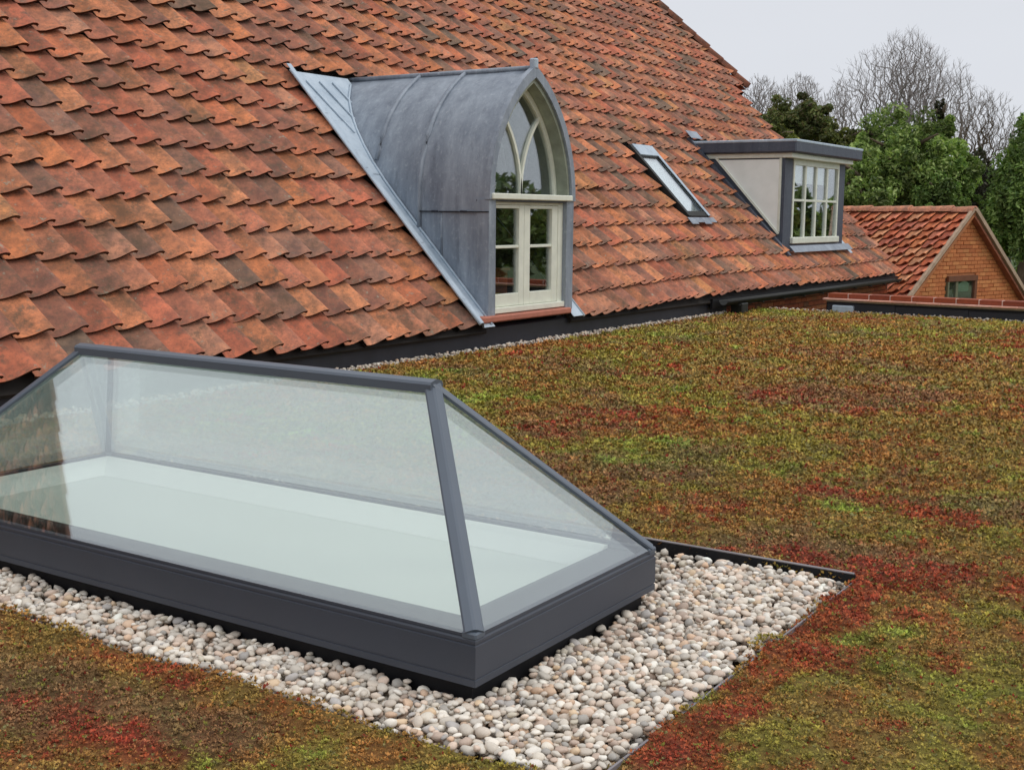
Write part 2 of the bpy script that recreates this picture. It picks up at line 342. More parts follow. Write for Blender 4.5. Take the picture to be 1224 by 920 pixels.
# sedum plants: little rosettes of fleshy leaves, denser and finer near the viewer
def sedum_plants():
    N = 690000
    # sample with density falling off with distance
    r = np.exp(RNG.uniform(math.log(1.6), math.log(19), N)); a = RNG.uniform(YAW-1.05, YAW+.62, N)
    x = r*np.cos(a); y = r*np.sin(a)
    u, v, z = project(np.stack([x, y, np.zeros(N)], 1))
    ok = (x > FX0) & (x < FX1-.02) & (y > FY0) & (y < FY1-.01) & (v < 2600)
    over = -.012+.085*vnoise(x, y, 6, 88)**1.3
    ok &= ~((x > TX0+over*.6) & (x < TX1-over*.3) & (y > TY0+over*.8) & (y < TY1-.02))
    x, y, r = x[ok], y[ok], r[ok]
    inn = ((u > -60) & (u < 1284) & (v < 985))[ok]; keep = RNG.random(len(x)) < np.clip(.40+.05*r, 0, .8)*np.where(inn, 1, .22); x, y, r, inn = x[keep], y[keep], r[keep], inn[keep]
    n = len(x); L = 5
    sz = np.clip(.0025*r, .0072, .027)*np.where(inn, 1, 1.7)*RNG.uniform(.6, 1.35, n)
    hgt = np.clip(.0040*r, .010, .022)*(1-.7*np.clip((y-5.9)/.3, 0, 1))*(1-.6*np.clip((x-15.2)/.4, 0, 1))*(.35+1.1*fbm(x, y, 9, 50, 2))
    col = sedum_col(x, y); lum = RNG.uniform(.6, 1.55, n)[:, None]; col = col*lum
    hs = RNG.random(n)
    col[hs < .03] = C_RED*1.0; col[(hs > .05) & (hs < .11)] = C_GREEN*1.15; col[(hs > .13) & (hs < .17)] = np.array(srgb(176, 168, 110)[:3])
    a0 = RNG.uniform(0, 6.28, (n, L)); tilt = RNG.uniform(.15, 1.15, (n, L)); ln = sz[:, None]*RNG.uniform(.8, 1.35, (n, L))
    dx, dy = np.cos(a0)*np.cos(tilt), np.sin(a0)*np.cos(tilt); dz = np.sin(tilt)
    z0 = gz(x, y)-.002+RNG.uniform(.1, 1, n)*hgt
    base = np.stack([x, y, z0], 1)[:, None, :]
    d = np.stack([dx, dy, dz], -1)*ln[..., None]; sdv = np.stack([-np.sin(a0), np.cos(a0), np.zeros_like(a0)], -1)*ln[..., None]*.26
    p0 = base+d*.0; p1 = base+d*.55+sdv; p2 = base+d; p3 = base+d*.55-sdv
    V = np.stack([p0, p1, p2, p3], 2).reshape(-1, 3); F = np.arange(len(V)).reshape(-1, 4)
    c = np.repeat(col, L*4, 0)
    return npmesh('sedum_plants', V, F, M_SEDL, c)
link('sedum_plants', sedum_plants(), kind='stuff', label='low carpet of green, rust and red sedum plants over the flat roof', category='sedum')

# ================================================================== pebbles
PEBPAL = np.array([srgb(*c)[:3] for c in ((216,210,202),(214,208,200),(196,184,172),(188,180,170),(202,186,172),(212,190,174),(176,170,162),(222,218,212),(190,166,150),(168,162,156),(150,148,150),(196,160,130),(206,176,140),(160,136,122),(132,130,128),(184,176,160),(210,202,190))])
def ico(sub):
    import bmesh
    bm = bmesh.new(); bmesh.ops.create_icosphere(bm, subdivisions=sub, radius=1.0)
    V = np.array([v.co[:] for v in bm.verts]); F = np.array([[v.index for v in f.verts] for f in bm.faces]); bm.free(); return V, F
ICO2, ICO1 = ico(2), ico(1)
def rots(n):
    yaw = RNG.uniform(0, 6.28, n); p = RNG.normal(0, .22, n); q = RNG.normal(0, .22, n)
    R = np.zeros((n, 3, 3)); cy, sy = np.cos(yaw), np.sin(yaw); cp, sp = np.cos(p), np.sin(p); cq, sq = np.cos(q), np.sin(q)
    A = np.zeros((n, 3, 3)); A[:, 0, 0] = cy; A[:, 0, 1] = -sy; A[:, 1, 0] = sy; A[:, 1, 1] = cy; A[:, 2, 2] = 1
    B = np.zeros((n, 3, 3)); B[:, 0, 0] = cp; B[:, 0, 2] = sp; B[:, 2, 0] = -sp; B[:, 2, 2] = cp; B[:, 1, 1] = 1
    C_ = np.zeros((n, 3, 3)); C_[:, 1, 1] = cq; C_[:, 1, 2] = -sq; C_[:, 2, 1] = sq; C_[:, 2, 2] = cq; C_[:, 0, 0] = 1
    return A@B@C_, yaw
def pile(rects, dens, zfloor, smin=.010, smax=.021, ztop=.004):
    """drop pebbles on a height map so that they rest on each other"""
    x0 = min(r[0] for r in rects)-.05; x1 = max(r[1] for r in rects)+.05; y0 = min(r[2] for r in rects)-.05; y1 = max(r[3] for r in rects)+.05
    h = .004; H = np.full((int((x1-x0)/h)+2, int((y1-y0)/h)+2), zfloor)
    P = []
    for (a, b_, c, d, k) in rects:
        n = int((b_-a)*(d-c)*dens*k); P.append(np.stack([RNG.uniform(a, b_, n), RNG.uniform(c, d, n)], 1))
    P = np.concatenate(P); RNG.shuffle(P); n = len(P)
    ax = smin+(smax-smin)*RNG.random(n)**1.8; ay = ax*RNG.uniform(.62, .95, n); az = ax*RNG.uniform(.42, .7, n)
    Rm, yaw = rots(n); zc = np.zeros(n)
    for i in range(n):
        gx = int((P[i, 0]-x0)/h); gy = int((P[i, 1]-y0)/h); rr = int(ax[i]/h)+1
        i0, i1, j0, j1 = max(0, gx-rr), gx+rr+1, max(0, gy-rr), gy+rr+1
        W = H[i0:i1, j0:j1]; U, V_ = np.meshgrid((np.arange(i0, i0+W.shape[0])*h+x0-P[i, 0]), (np.arange(j0, j0+W.shape[1])*h+y0-P[i, 1]), indexing='ij')
        c, s_ = math.cos(yaw[i]), math.sin(yaw[i]); p = (U*c+V_*s_)/ax[i]; q = (-U*s_+V_*c)/ay[i]; dd = p*p+q*q; ins = dd < .85
        if not ins.any(): zc[i] = zfloor+az[i]; continue
        lo = az[i]*np.sqrt(1-dd[ins]); zc[i] = np.percentile(W[ins]+lo, 80)
        if zc[i]+az[i]*.5 > ztop-.012*RNG.random(): zc[i] = -9; continue
        W[ins] = np.maximum(W[ins], zc[i]+lo*.92)
    k_ = zc > -5
    return np.stack([P[:, 0], P[:, 1], zc], 1)[k_], np.stack([ax, ay, az], 1)[k_], Rm[k_]
def pebble_shape(n, base):
    V = base[0]; k = len(V); w = RNG.normal(0, 1, (n, 3, 2))
    out = np.repeat(V[None], n, 0)
    d = 1+.13*np.sin(out@w[:, :, 0:1]*2.0+1)+.09*np.sin(out@w[:, :, 1:2]*3.1)
    return out*d
def pebble_mesh(C, S, R_, base, col, name):
    n = len(C); V = pebble_shape(n, base)*S[:, None, :]; V = np.einsum('nij,nkj->nki', R_, V)+C[:, None, :]
    k = len(base[0]); F = (base[1][None]+(np.arange(n)*k)[:, None, None]).reshape(-1, 3)
    return npmesh(name, V.reshape(-1, 3), F, M_PEB, np.repeat(col, k, 0), smooth=True)
def pebcol(n):
    c = PEBPAL[np.minimum(RNG.integers(0, len(PEBPAL), n), RNG.integers(0, len(PEBPAL)+6, n))]*RNG.uniform(1.0, 1.3, n)[:, None]; c = (c*.72+.28*np.array([.70, .65, .59]))*np.array([1.06, 1.04, .99])*RNG.uniform(.90, 1.10, n)[:, None]; return np.clip(c, 0, .92)
SX0, SX1, SY0, SY1 = 2.435, 3.447, 1.705, 4.40        # skylight kerb
rects = [(TX0+.015, SX0+.02, TY0+.02, TY1-.02, 1), (SX0+.02, TX1-.015, TY0+.02, SY0+.02, 1), (SX1-.02, TX1-.02, SY0+.02, TY1-.02, .4), (SX0+.02, SX1-.02, SY1-.02, TY1-.02, .35)]
C_, S_, R_ = pile(rects, 7800, -.030, .0095, .0225, .020)
col = pebcol(len(C_)); dist = np.linalg.norm(C_-np.array([0, 0, CAMH]), axis=1)
vis = inframe(C_, 5) & ~((C_[:, 0] > SX1-.1) & (C_[:, 1] > SY0+.1)) & (C_[:, 2] > -.004)
order = np.argsort(np.where(vis, dist-S_[:, 0]*60, 99)); top = order[:300]; rest = np.setdiff1d(np.arange(len(C_)), top)
tray = MB(); tray.box((TX0, TY0, -.058), (TX1, TY1, -.04)); bed = tray.build('pebble_bed', M_SOIL, kind='structure')
near = rest[(dist[rest] < 5.2) & vis[rest]]; far = np.setdiff1d(rest, near)
link('pebbles', pebble_mesh(C_[near], S_[near], R_[near], ICO2, col[near], 'pebbles'), bed, kind='stuff')
link('pebbles', pebble_mesh(C_[far], S_[far], R_[far], ICO1, col[far], 'pebbles'), bed, kind='stuff')
pm = []
VV = pebble_shape(40, ICO2)
for i in range(40): pm.append(npmesh('pebble', VV[i], ICO2[1], M_PEB, np.repeat(pebcol(1), len(ICO2[0]), 0), smooth=True))
for i in top:
    o = link('pebble', pm[RNG.integers(0, 40)], bed)
    M_ = Matrix(R_[i].tolist()).to_4x4()@Matrix.Diagonal((*S_[i], 1)); M_.translation = Vector(C_[i]); o.matrix_local = M_
# gravel strip against the big wall
C2, S2, R2 = pile([(3.4, 14.6, 6.275, 6.34, 1)], 3500, .0, .012, .022, .05)
link('wall_pebbles', pebble_mesh(C2, S2, R2, ICO1, np.clip(pebcol(len(C2))*1.05, 0, .95), 'wall_pebbles'), kind='stuff', label='narrow strip of pale pebbles along the foot of the black wall', category='pebbles')
C3, S3, R3 = pile([(15.72, 15.79, 2.2, 6.2, 1)], 2400, 0., .012, .02, .04)
link('parapet_pebbles', pebble_mesh(C3, S3, R3, ICO1, np.clip(pebcol(len(C3)), 0, .95), 'parapet_pebbles'), kind='stuff', label='thin line of pebbles at the foot of the far brick parapet', category='pebbles')

# metal edging round the pebble bed
ed = thing('metal_edging', 'thin black metal edging strip framing the pebble bed round the skylight', 'edging')
M_WORN = plain('worn_metal', srgb(128, 122, 124), .5, var=.2)
for a, b_, mt in (((TX0-.006, TY0-.006, -.05), (TX0, TY1+.006, -.008), M_WORN), ((TX1, TY0-.006, -.05), (TX1+.006, TY1+.006, .030), M_BLACK), ((TX0, TY0-.006, -.05), (TX1, TY0, .008), M_WORN), ((TX0, TY1, -.05), (TX1, TY1+.006, .02), M_BLACK)):
    MB().box(a, b_).build('edge_strip', mt, ed)
MB().box((TX1-.001, TY0, .030), (TX1+.014, TY1, .0335)).build('edge_lip', M_WORN, ed)

# ================================================================== skylight
sk = thing('skylight', 'hipped glass roof lantern with dark grey frame in the pebble bed', 'skylight')
ZB, ZT, ZR = .05, .182, .733; XM = (SX0+SX1)/2; RA, RB = SY0+.52, SY1-.52
def rings(mb, prof):
    vs = []; fs = []
    for ins, z in prof: vs += [(SX0+ins, SY0+ins, z), (SX1-ins, SY0+ins, z), (SX1-ins, SY1-ins, z), (SX0+ins, SY1-ins, z)]
    for i in range(len(prof)-1):
        for k in range(4): a, b_ = i*4+k, i*4+(k+1) % 4; fs.append((a, b_, b_+4, a+4))
    mb.add(vs, fs)
kb = MB(); rings(kb, [(.03, .049), (0, .05), (0, .068), (.0025, .0695), (.0025, .0715), (0, .073), (0, .158), (.003, .160), (.003, .1635), (.0005, .165), (.0005, .172), (.006, .179), (.02, .1815), (.034, .176), (.04, .05)])
kb.build('kerb', M_ANTH, sk)
ub = MB(); rings(ub, [(.032, -.045), (.032, .052)]); ub.build('upstand', M_BLACK, sk)
st = MB(); st.box((SX0+.036, SY0+.036, .165), (SX0+.150, SY1-.04, .172)); st.build('inner_frame', M_BLACK, sk)
st = MB(); st.box((SX0+.1502, SY0+.036, .165), (SX1-.04, SY0+.155, .172)); st.build('inner_frame', M_BLACK, sk)
li = MB(); li.prism([(SX1-.041, SY0+.155, .183), (SX1-.058, SY0+.155, .183), (SX1-.150, SY0+.155, .128), (SX1-.041, SY0+.155, .128)], (0, SY1-SY0-.196, 0)); li.build('lining', M_WHITE, sk)
li = MB(); li.prism([(SX0+.15, SY1-.041, .183), (SX0+.15, SY1-.058, .183), (SX0+.15, SY1-.150, .128), (SX0+.15, SY1-.041, .128)], (SX1-SX0-.2085, 0, 0)); li.build('lining', M_WHITE, sk)
bl = MB(); bl.box((SX0+.05, SY0+.05, .118), (SX1-.05, SY1-.05, .1272)); bl.build('blind', M_BLIND, sk)
cn = {'a': Vector((SX0, SY0, ZT)), 'b': Vector((SX1, SY0, ZT)), 'c': Vector((SX1, SY1, ZT)), 'd': Vector((SX0, SY1, ZT))}
ra, rb = Vector((XM, RA, ZR)), Vector((XM, RB, ZR))
def pane(poly, name='glass_pane', th=.02, par=sk, mat=M_GLASS, inset=.008):
    P = [Vector(p) for p in poly]; c = sum(P, Vector())/len(P); n = (P[1]-P[0]).cross(P[-1]-P[0]).normalized()
    P = [p+(c-p).normalized()*inset for p in P]; mb = MB(); mb.prism([p-n*th for p in P], n*th); return mb.build(name, mat, par)
dz = Vector((0, 0, .004))
pane([cn['d']+dz, cn['a']+dz, ra, rb]); pane([cn['a']+dz, cn['b']+dz, ra]); pane([cn['b']+dz, cn['c']+dz, rb, ra]); pane([cn['c']+dz, cn['d']+dz, rb])
sect = [(-.023, -.012), (.023, -.012), (.027, -.003), (.023, .002), (.004, .010), (-.004, .010), (-.023, .002), (-.027, -.003)]
for k, e_ in (('a', ra), ('b', ra), ('c', rb), ('d', rb)):
    d = (cn[k]-e_).normalized(); mb = MB(); mb.bar(cn[k]-d*.022+Vector((0, 0, -.002)), e_+Vector((0, 0, .002)), 0, 0, sect=sect); mb.build('hip_bar', M_ANTHL, sk)
for k, (sx_, sy_) in (('a', (1, 1)), ('b', (-1, 1)), ('c', (-1, -1)), ('d', (1, -1))):
    c_ = cn[k]; MB().bbox(tuple(min(p, q) for p, q in zip((c_.x+sx_*-.0015, c_.y+sy_*-.0015, .1745), (c_.x+sx_*.045, c_.y+sy_*.045, .1935))), tuple(max(p, q) for p, q in zip((c_.x+sx_*-.0015, c_.y+sy_*-.0015, .1745), (c_.x+sx_*.045, c_.y+sy_*.045, .1935))), .006).build('corner_cap', M_ANTHL, sk)
mb = MB(); mb.bar(ra+Vector((0, -.016, .006)), rb+Vector((0, .016, .006)), 0, 0, sect=[(-.030, -.03), (.030, -.03), (.032, -.004), (.026, .004), (.006, .010), (-.006, .010), (-.026, .004), (-.032, -.004)]); mb.build('ridge_bar', M_ANTHL, sk)
for (p, q, nn) in ((cn['a'], cn['d'], (-1, 0)), (cn['a'], cn['b'], (0, -1)), (cn['b'], cn['c'], (1, 0)), (cn['d'], cn['c'], (0, 1))):
    ins = Vector((-nn[0]*.012, -nn[1]*.012, .002)); al = (q-p).normalized()*.012
    MB().bar(p+ins+al, q+ins-al, .020, .008).build('glazing_cap', M_ANTH, sk)

# ================================================================== main tiled building
barn = thing('tiled_building', 'old building with a steep weathered orange pantile roof and dark base wall', 'building')
def zonehit(x, s):
    return ((8.93 < x < 10.85 and s < 3.22) or (15.03 < x < 15.77 and 1.28 < s < 2.67) or (17.56 < x < 20.72 and .62 < s < 3.0))
ZONES = [(8.94, 10.82, -.5, 3.22), (15.03, 15.77, 1.22, 2.67), (17.62, 20.66, .62, 3.02)]
def d1left(s): return 8.955             # left border of the arched dormer's flashing
deck = MB()
DK = [(-6, 9.16, -.02, SMAX), (9.16, 10.68, 3.1, SMAX), (10.68, 17.7, -.02, SMAX), (17.7, 20.5, 2.9, SMAX), (17.7, 20.5, -.02, .75), (20.5, 22.2, -.02, SMAX)]
for a, b_, c, d in DK: deck.prism([RP(a, c, -.062), RP(b_, c, -.062), RP(b_, d, -.062), RP(a, d, -.062)], RN*-.03)
roof = deck.build('roof', M_DECK, barn)
PROF = np.array([(0, .005), (.08, .000), (.22, .000), (.38, .004), (.54, .014), (.68, .028), (.80, .041), (.90, .048), (.98, .047), (1.05, .038)])
def tile_local(w, ln, warp=0, chip=0):
    """pantile in local axes: x across, y up the slope, z out of the roof"""
    n = len(PROF); u = PROF[:, 0]*w; o_ = PROF[:, 1]
    hp_ = np.clip((PROF[:, 0]-.3)/.5, 0, 1); low = .029+.026*hp_+warp*(PROF[:, 0]-.5)
    yb = chip*np.sin(PROF[:, 0]*3+1)
    o1 = o_*.50; o_ = o_*1.12; T0 = np.stack([u, yb, o_+low], 1); T1 = np.stack([u, np.full(n, ln), o1-.004], 1)
    th_ = .020+.009*hp_; F0 = T0+np.array([0, -.0005, -.001]); B0 = np.stack([u, yb+.004, o_+low-th_], 1); B1 = np.stack([u, yb+.07, o_+low-.031], 1)
    V = np.concatenate([T0, T1, B0, B1, F0]); F = []
    for i in range(n-1): F += [(i, i+1, n+i+1, n+i), (2*n+i, 2*n+i+1, 4*n+i+1, 4*n+i), (3*n+i, 3*n+i+1, 2*n+i+1, 2*n+i)]
    return V, np.array(F)
UNDER_SHADE = np.concatenate([np.ones(2*len(PROF)), np.full(3*len(PROF), .15)])[:, None]      # tile tail edges and undersides tinted dark: painted shade below each course
TPAL = np.array([srgb(*c)[:3] for c in ((202,128,90),(196,116,82),(206,134,94),(190,118,92),(196,126,96),(176,114,92),(200,124,82),(166,110,90),(158,114,96),(146,112,94),(210,146,98),(206,138,90),(182,106,80),(194,134,106),(134,110,94),(200,114,86))])
TW = np.array([9,8,7,8,8,7,7,6,5,4,.9,2.5,5,6,3,4]); TW = TW/TW.sum()
TWD = np.array([3,3,2,4,4,6,2,6,6,5,.2,1,5,4,3,3]); TWD = TWD/TWD.sum()
def tilecol(x, s):
    m_ = float(np.clip((fbm(np.array([x]), np.array([s]), .9, 14, 3)[0]-.50)*5, 0, 1))
    w = TW*(1-m_)+TWD*m_; c = TPAL[RNG.choice(len(TPAL), p=w)]
    return (c*.93+c.mean()*.06)*RNG.uniform(.84, 1.16)
TWID, GAUGE, TLEN = .2545, .305, .372
Ts = []
for r in range(int(SMAX/GAUGE)+1):
    s0 = r*GAUGE; x0_ = -5.8+.012*math.sin(r*.7); kx = -1
    while True:
        kx += 1; x = x0_+kx*TWID+.02*math.sin(kx*.21+r*.05)+RNG.normal(0, .0035)
        if x > 23: break
        s = s0+RNG.normal(0, .007)+.012*math.sin(x*.9+r); w = TWID; sm_ = s0+.15; cxm = x+w/2
        xa, xb = x, x+w*1.06; E_ = float(redge(sm_))
        if xa > E_-.05: break
        xb = min(xb, E_); drop = False
        for zi, (za, zb, sa, sb) in enumerate(ZONES):
            if sa <= sm_ <= sb:
                if zi == 0: za = d1left(sm_+.15)-.012
                if xa >= za and xb <= zb+.02: drop = True
                elif xa < za < xb: xb = za
                elif xa < zb < xb: xa = zb
        if not drop and xb-xa > .04: Ts.append((x, s, xa, xb, s0))
TA = np.array([t[:4] for t in Ts]); cen = np.stack([TA[:, 0]+.12, EY+(TA[:, 1]+.15)*CS, EZ+(TA[:, 1]+.15)*SN], 1)
full = (TA[:, 3]-TA[:, 2] > TWID*1.05) & (TA[:, 0] == TA[:, 2])
visT = inframe(cen, 0); dT = np.linalg.norm(cen-np.array([0, 0, CAMH]), axis=1)
ordr = np.argsort(np.where(visT & full, dT, 999)); tops = set(ordr[:300].tolist())
NV = 36; tv = []
for i in range(NV):
    V, F = tile_local(TWID, TLEN, RNG.normal(0, .006), RNG.normal(0, .004)); tv.append((V, F))
tmesh = {}
Rr = Matrix.Rotation(SLP, 3, 'X'); RrN = np.array([[Rr[i][j] for j in range(3)] for i in range(3)])
SV, SF, SCc, off = [], [], [], 0
for i, (x, s, xa, xb, s0) in enumerate(Ts):
    V, F = tv[RNG.integers(0, NV)]; lift = RNG.uniform(0, .008)+(.018 if RNG.random() < .03 else 0)
    base = np.array(RP(x, s, lift-.030)); base[2] += float(sag(x, s)); yaw = RNG.normal(0, .012); pit = RNG.normal(0, .006)
    col_ = tilecol(x, s)
    if i in tops:
        key = RNG.integers(0, 90)
        if key not in tmesh: tmesh[key] = npmesh('roof_tile', V, F, M_TILE, np.repeat(col_[None], len(V), 0)*UNDER_SHADE, smooth=True)
        o = link('roof_tile', tmesh[key], roof)
        M_ = (Rr@Matrix.Rotation(yaw, 3, 'Z')@Matrix.Rotation(pit, 3, 'X')).to_4x4(); M_.translation = Vector(base); o.matrix_local = M_
    else:
        W = V.copy(); W[:, 0] = np.clip(W[:, 0], xa-x, xb-x)
        c_, s_ = math.cos(yaw), math.sin(yaw); W[:, 2] += pit*W[:, 1]; W = np.stack([W[:, 0]*c_-W[:, 1]*s_, W[:, 0]*s_+W[:, 1]*c_, W[:, 2]], 1) if xb-xa > TWID*1.05 else W
        SV.append(W@RrN.T+base); SF.append(F+off); off += len(W); SCc.append(np.repeat(col_[None], len(W), 0)*UNDER_SHADE)
link('roof_tiles', npmesh('roof_tiles', np.concatenate(SV), np.concatenate(SF), M_TILE, np.concatenate(SCc), smooth=True), roof, kind='stuff')
# half hip tiles along the upper right edge, ridge, far slope, walls
SH0 = 4.85; k = 0; s = SH0
hipm = []
for j in range(8):
    c = TPAL[RNG.choice([5, 7, 8, 9, 12])]*.62; mb = MB(); n = 7
    vs = []
    for yy, rr in ((0, .125), (.40, .10)):
        vs += [(math.cos(math.pi*t/(n-1))*rr, yy, math.sin(math.pi*t/(n-1))*rr) for t in range(n)]
    vs += [(math.cos(math.pi*t/(n-1))*.10, 0, math.sin(math.pi*t/(n-1))*.10) for t in range(n)]
    mb.add(vs, [(i, i+1, n+i+1, n+i) for i in range(n-1)]+[(2*n+i, 2*n+i+1, i+1, i) for i in range(n-1)], True)
    hipm.append(npmesh('hip_tile', np.array(vs), np.array([(i, i+1, n+i+1, n+i) for i in range(n-1)]+[(2*n+i, 2*n+i+1, i+1, i) for i in range(n-1)]), M_TILE, np.repeat(c[None], len(vs), 0), smooth=True))
while s < SMAX-.1:
    x = float(redge(s)); a = Vector(RP(x, s, .0)); b_ = Vector(RP(float(redge(s+.3)), s+.3, .0)); d = (b_-a).normalized()
    sd_ = d.cross(Vector((.35, -SN, CS)).normalized()).normalized(); u_ = sd_.cross(d)
    o = link('hip_tile', hipm[k % 8], roof); M_ = Matrix((sd_, d, u_)).transposed().to_4x4(); M_.translation = a+u_*.01*(k % 2); o.matrix_local = M_
    s += .33; k += 1
x = -5.8; k = 0
while x < 21.1:
    o = link('ridge_tile', hipm[k % 8], roof); M_ = Matrix(((0, 1, 0), (-1, 0, 0), (0, 0, 1))).to_4x4(); M_.translation = Vector(RP(x, SMAX+.08, .0)); o.matrix_local = M_
    M_2 = Matrix.Rotation(-math.pi/2, 4, 'Z'); M_2.translation = M_.translation; o.matrix_local = M_2; x += .37; k += 1
YR = EY+(SMAX+.05)*CS; ZRD = EZ+(SMAX+.05)*SN
bk = MB(); bk.prism([(-6, YR, ZRD-.02), (21.4, YR, ZRD-.02), (21.4, 2*YR-EY, EZ), (-6, 2*YR-EY, EZ)], (0, 0, -.05)); bk.build('rear_slope', plain('rear_tiles', srgb(150, 90, 66), .9, var=.3), roof)
hx, hs_ = float(redge(4.85)), 4.85
hp = RP(hx, hs_, -.02); hq = (hp[0], 2*YR-hp[1], hp[2]); ht = (21.45, YR, ZRD-.02)
MB().prism([hp, hq, ht], (-.05, 0, -.02)).build('hip_slope', MATS['rear_tiles'], roof)
# masonry
M_BRICKW = plain('brown_brickwork', srgb(142, 84, 56), .9, var=.3, scale=14, bstr=.4)
MB().box((-6, 6.42, -3), (14.7, 6.55, EZ-.02)).build('wall', M_BLACK, barn)
rw = MB().box((14.7, 6.45, -3), (22.1, 6.55, EZ-.02)).build('brick_wall', plain('dark_mortar', srgb(112, 78, 56), .9), barn)
BPAL = np.array([srgb(*c)[:3] for c in ((172,92,58),(160,84,56),(182,104,66),(148,78,56),(176,110,70),(140,92,66))])
def brickmesh(w, h, d, pal, f=1.):
    mb = MB(); mb.bbox((0, 0, 0), (w, d, h), .004); V = np.array(mb.v); c = pal[RNG.integers(0, len(pal))]*RNG.uniform(.85, 1.1)*f
    me = mb.mesh('brick', M_BRICK); a = me.color_attributes.new('tint', 'FLOAT_COLOR', 'POINT'); a.data.foreach_set('color', np.tile([*c, 1], len(V)).astype('f')); return me
bm1 = [brickmesh(.212, .062, .03, BPAL, .8) for _ in range(10)]
for r in range(7):
    for i in range(32):
        x = 14.74+i*.225+(.112 if r % 2 else 0)
        o = link('brick', bm1[RNG.integers(0, 10)], rw); o.location = (x, 6.425, -.32+r*.075)
gm = MB(); gm.prism([(22.08, 6.46, -3), (22.08, 2*YR-6.46, -3), (22.08, 2*YR-6.46, .2), (22.08, 2*YR-hp[1], hp[2]-.1), (22.08, hp[1], hp[2]-.1), (22.08, 6.46, .2)], (-.2, 0, 0)); gm.build('gable_wall', M_BRICKW, barn)
# black lead-dressed upstand under the eaves, fascia
mb = MB(); mb.prism([(3.2-9, 6.352, -.06), (3.2-9, 6.352, .20), (3.2-9, 6.38, .215), (3.2-9, 6.44, .215), (3.2-9, 6.44, -.06)], (14.7+5.8, 0, 0)); mb.build('upstand', plain('black_bitumen', srgb(34, 36, 44), .55, var=.25, scale=6), barn)
# gutter
mb = MB(); n = 9; vs = []
for X in (14.15, 21.75):
    for rr in (.066, .058):
        vs += [(X, 6.155+math.cos(math.pi+math.pi*t/(n-1))*rr, .205-(X-14.15)*.002+math.sin(math.pi+math.pi*t/(n-1))*rr) for t in range(n)]
fs = []
for t in range(n-1): fs += [(t, 2*n+t, 2*n+t+1, t+1), (n+t, n+t+1, 3*n+t+1, 3*n+t), (t, t+1, n+t+1, n+t), (2*n+t, 3*n+t, 3*n+t+1, 2*n+t+1)]
fs += [(0, n, 3*n, 2*n), (n-1, 3*n-1, 4*n-1, 2*n-1)]
mb.add(vs, fs, True); gut = mb.build('gutter', M_GUT, barn)
for i in range(10):
    X = 14.5+i*.78; MB().box((X, 6.08, .125), (X+.03, 6.30, .14)).build('bracket', M_GUT, gut)
MB().bbox((14.55, 6.07, .02), (14.75, 6.23, .15), .01).build('outlet', M_GUT, gut)
MB().box((14.1, 6.28, .10), (22.15, 6.31, .215)).build('fascia', M_BLACK, barn)

# ---------------- arched dormer
HX0, HX1, HZ0, HZS, HZA = 9.18, 10.66, .30, 1.38, 2.60; HC = (HX0+HX1)/2; HW = (HX1-HX0)/2
def arch(hw, ha, zs=HZS, n=12):
    """right half of a pointed arch: list of (dx, z) from springing to apex"""
    R_ = (hw*hw+ha*ha)/(2*hw); t1 = math.asin(ha/R_)
    return [(hw-R_+R_*math.cos(t1*i/n), zs+R_*math.sin(t1*i/n)) for i in range(n+1)]
def outline(hw, ha, z0, zs=HZS, n=12):
    a = arch(hw, ha, zs, n); L = [(HC-hw, z0)]+[(HC-dx, z) for dx, z in a]; Rr_ = [(HC+dx, z) for dx, z in reversed(a[:-1])]+[(HC+hw, z0)]
    return L+Rr_
out = outline(HW, HZA-HZS, HZ0)
mb = MB(); YF = 6.31; nY = 10; vs = []; fs = []
for i, (x, z) in enumerate(out):
    ye = max(YF+.03, roof_y(z)+.06)
    for j in range(nY+1):
        t = j/nY; y = YF+(ye-YF)*t; w = .004*math.sin(y*9+x*5)+.003*math.sin(z*13+y*4); nx = (x-HC)/HW
        vs.append((x+w*nx*(t > 0), y, z+w*.5*(t > 0)))
for i in range(len(out)-1):
    for j in range(nY): a = i*(nY+1)+j; fs.append((a, a+1, a+nY+2, a+nY+1))
mb.add(vs, fs, True)
ad = mb.build('arched_dormer', M_LEAD, barn); ad['label'] = 'pointed-arch dormer clad in grey lead with cream window'
def archband(o1, o2, y0, y1, mat, name, par=ad, smooth=False):
    """solid band between two outlines from y0 to y1"""
    mb = MB(); n = len(o1); vs = [(x, y0, z) for x, z in o1]+[(x, y0, z) for x, z in o2]+[(x, y1, z) for x, z in o1]+[(x, y1, z) for x, z in o2]
    fs = []
    for i in range(n-1):
        fs += [(i, n+i, n+i+1, i+1), (2*n+i, 2*n+i+1, 3*n+i+1, 3*n+i), (i, i+1, 2*n+i+1, 2*n+i), (n+i, 3*n+i, 3*n+i+1, n+i+1)]
    fs += [(0, 2*n, 3*n, n), (n-1, 2*n-1, 4*n-1, 3*n-1)]
    mb.add(vs, fs, smooth); return mb.build(name, mat, par)
archband(outline(HW+.022, HZA-HZS+.03, HZS), outline(HW-.05, HZA-HZS-.075, HZS), YF-.028, YF+.03, M_LEAD, 'front_edge')
archband([(HC-HW-.012, HZ0), (HC-HW-.012, HZS+.0)], [(HC-HW+.10, HZ0), (HC-HW+.10, HZS)], YF-.012, YF+.12, M_LEAD, 'lead_jamb')
archband([(HC+HW+.012, HZ0), (HC+HW+.012, HZS)], [(HC+HW-.12, HZ0), (HC+HW-.12, HZS)], YF-.012, YF+.12, M_LEAD, 'lead_jamb')
archband(outline(HW-.052, HZA-HZS-.08, HZS+.05), outline(HW-.085, HZA-HZS-.125, HZS+.05), YF+.0, YF+.17, plain('green_grey_paint', srgb(142, 148, 132), .6, var=.2), 'arch_lining')
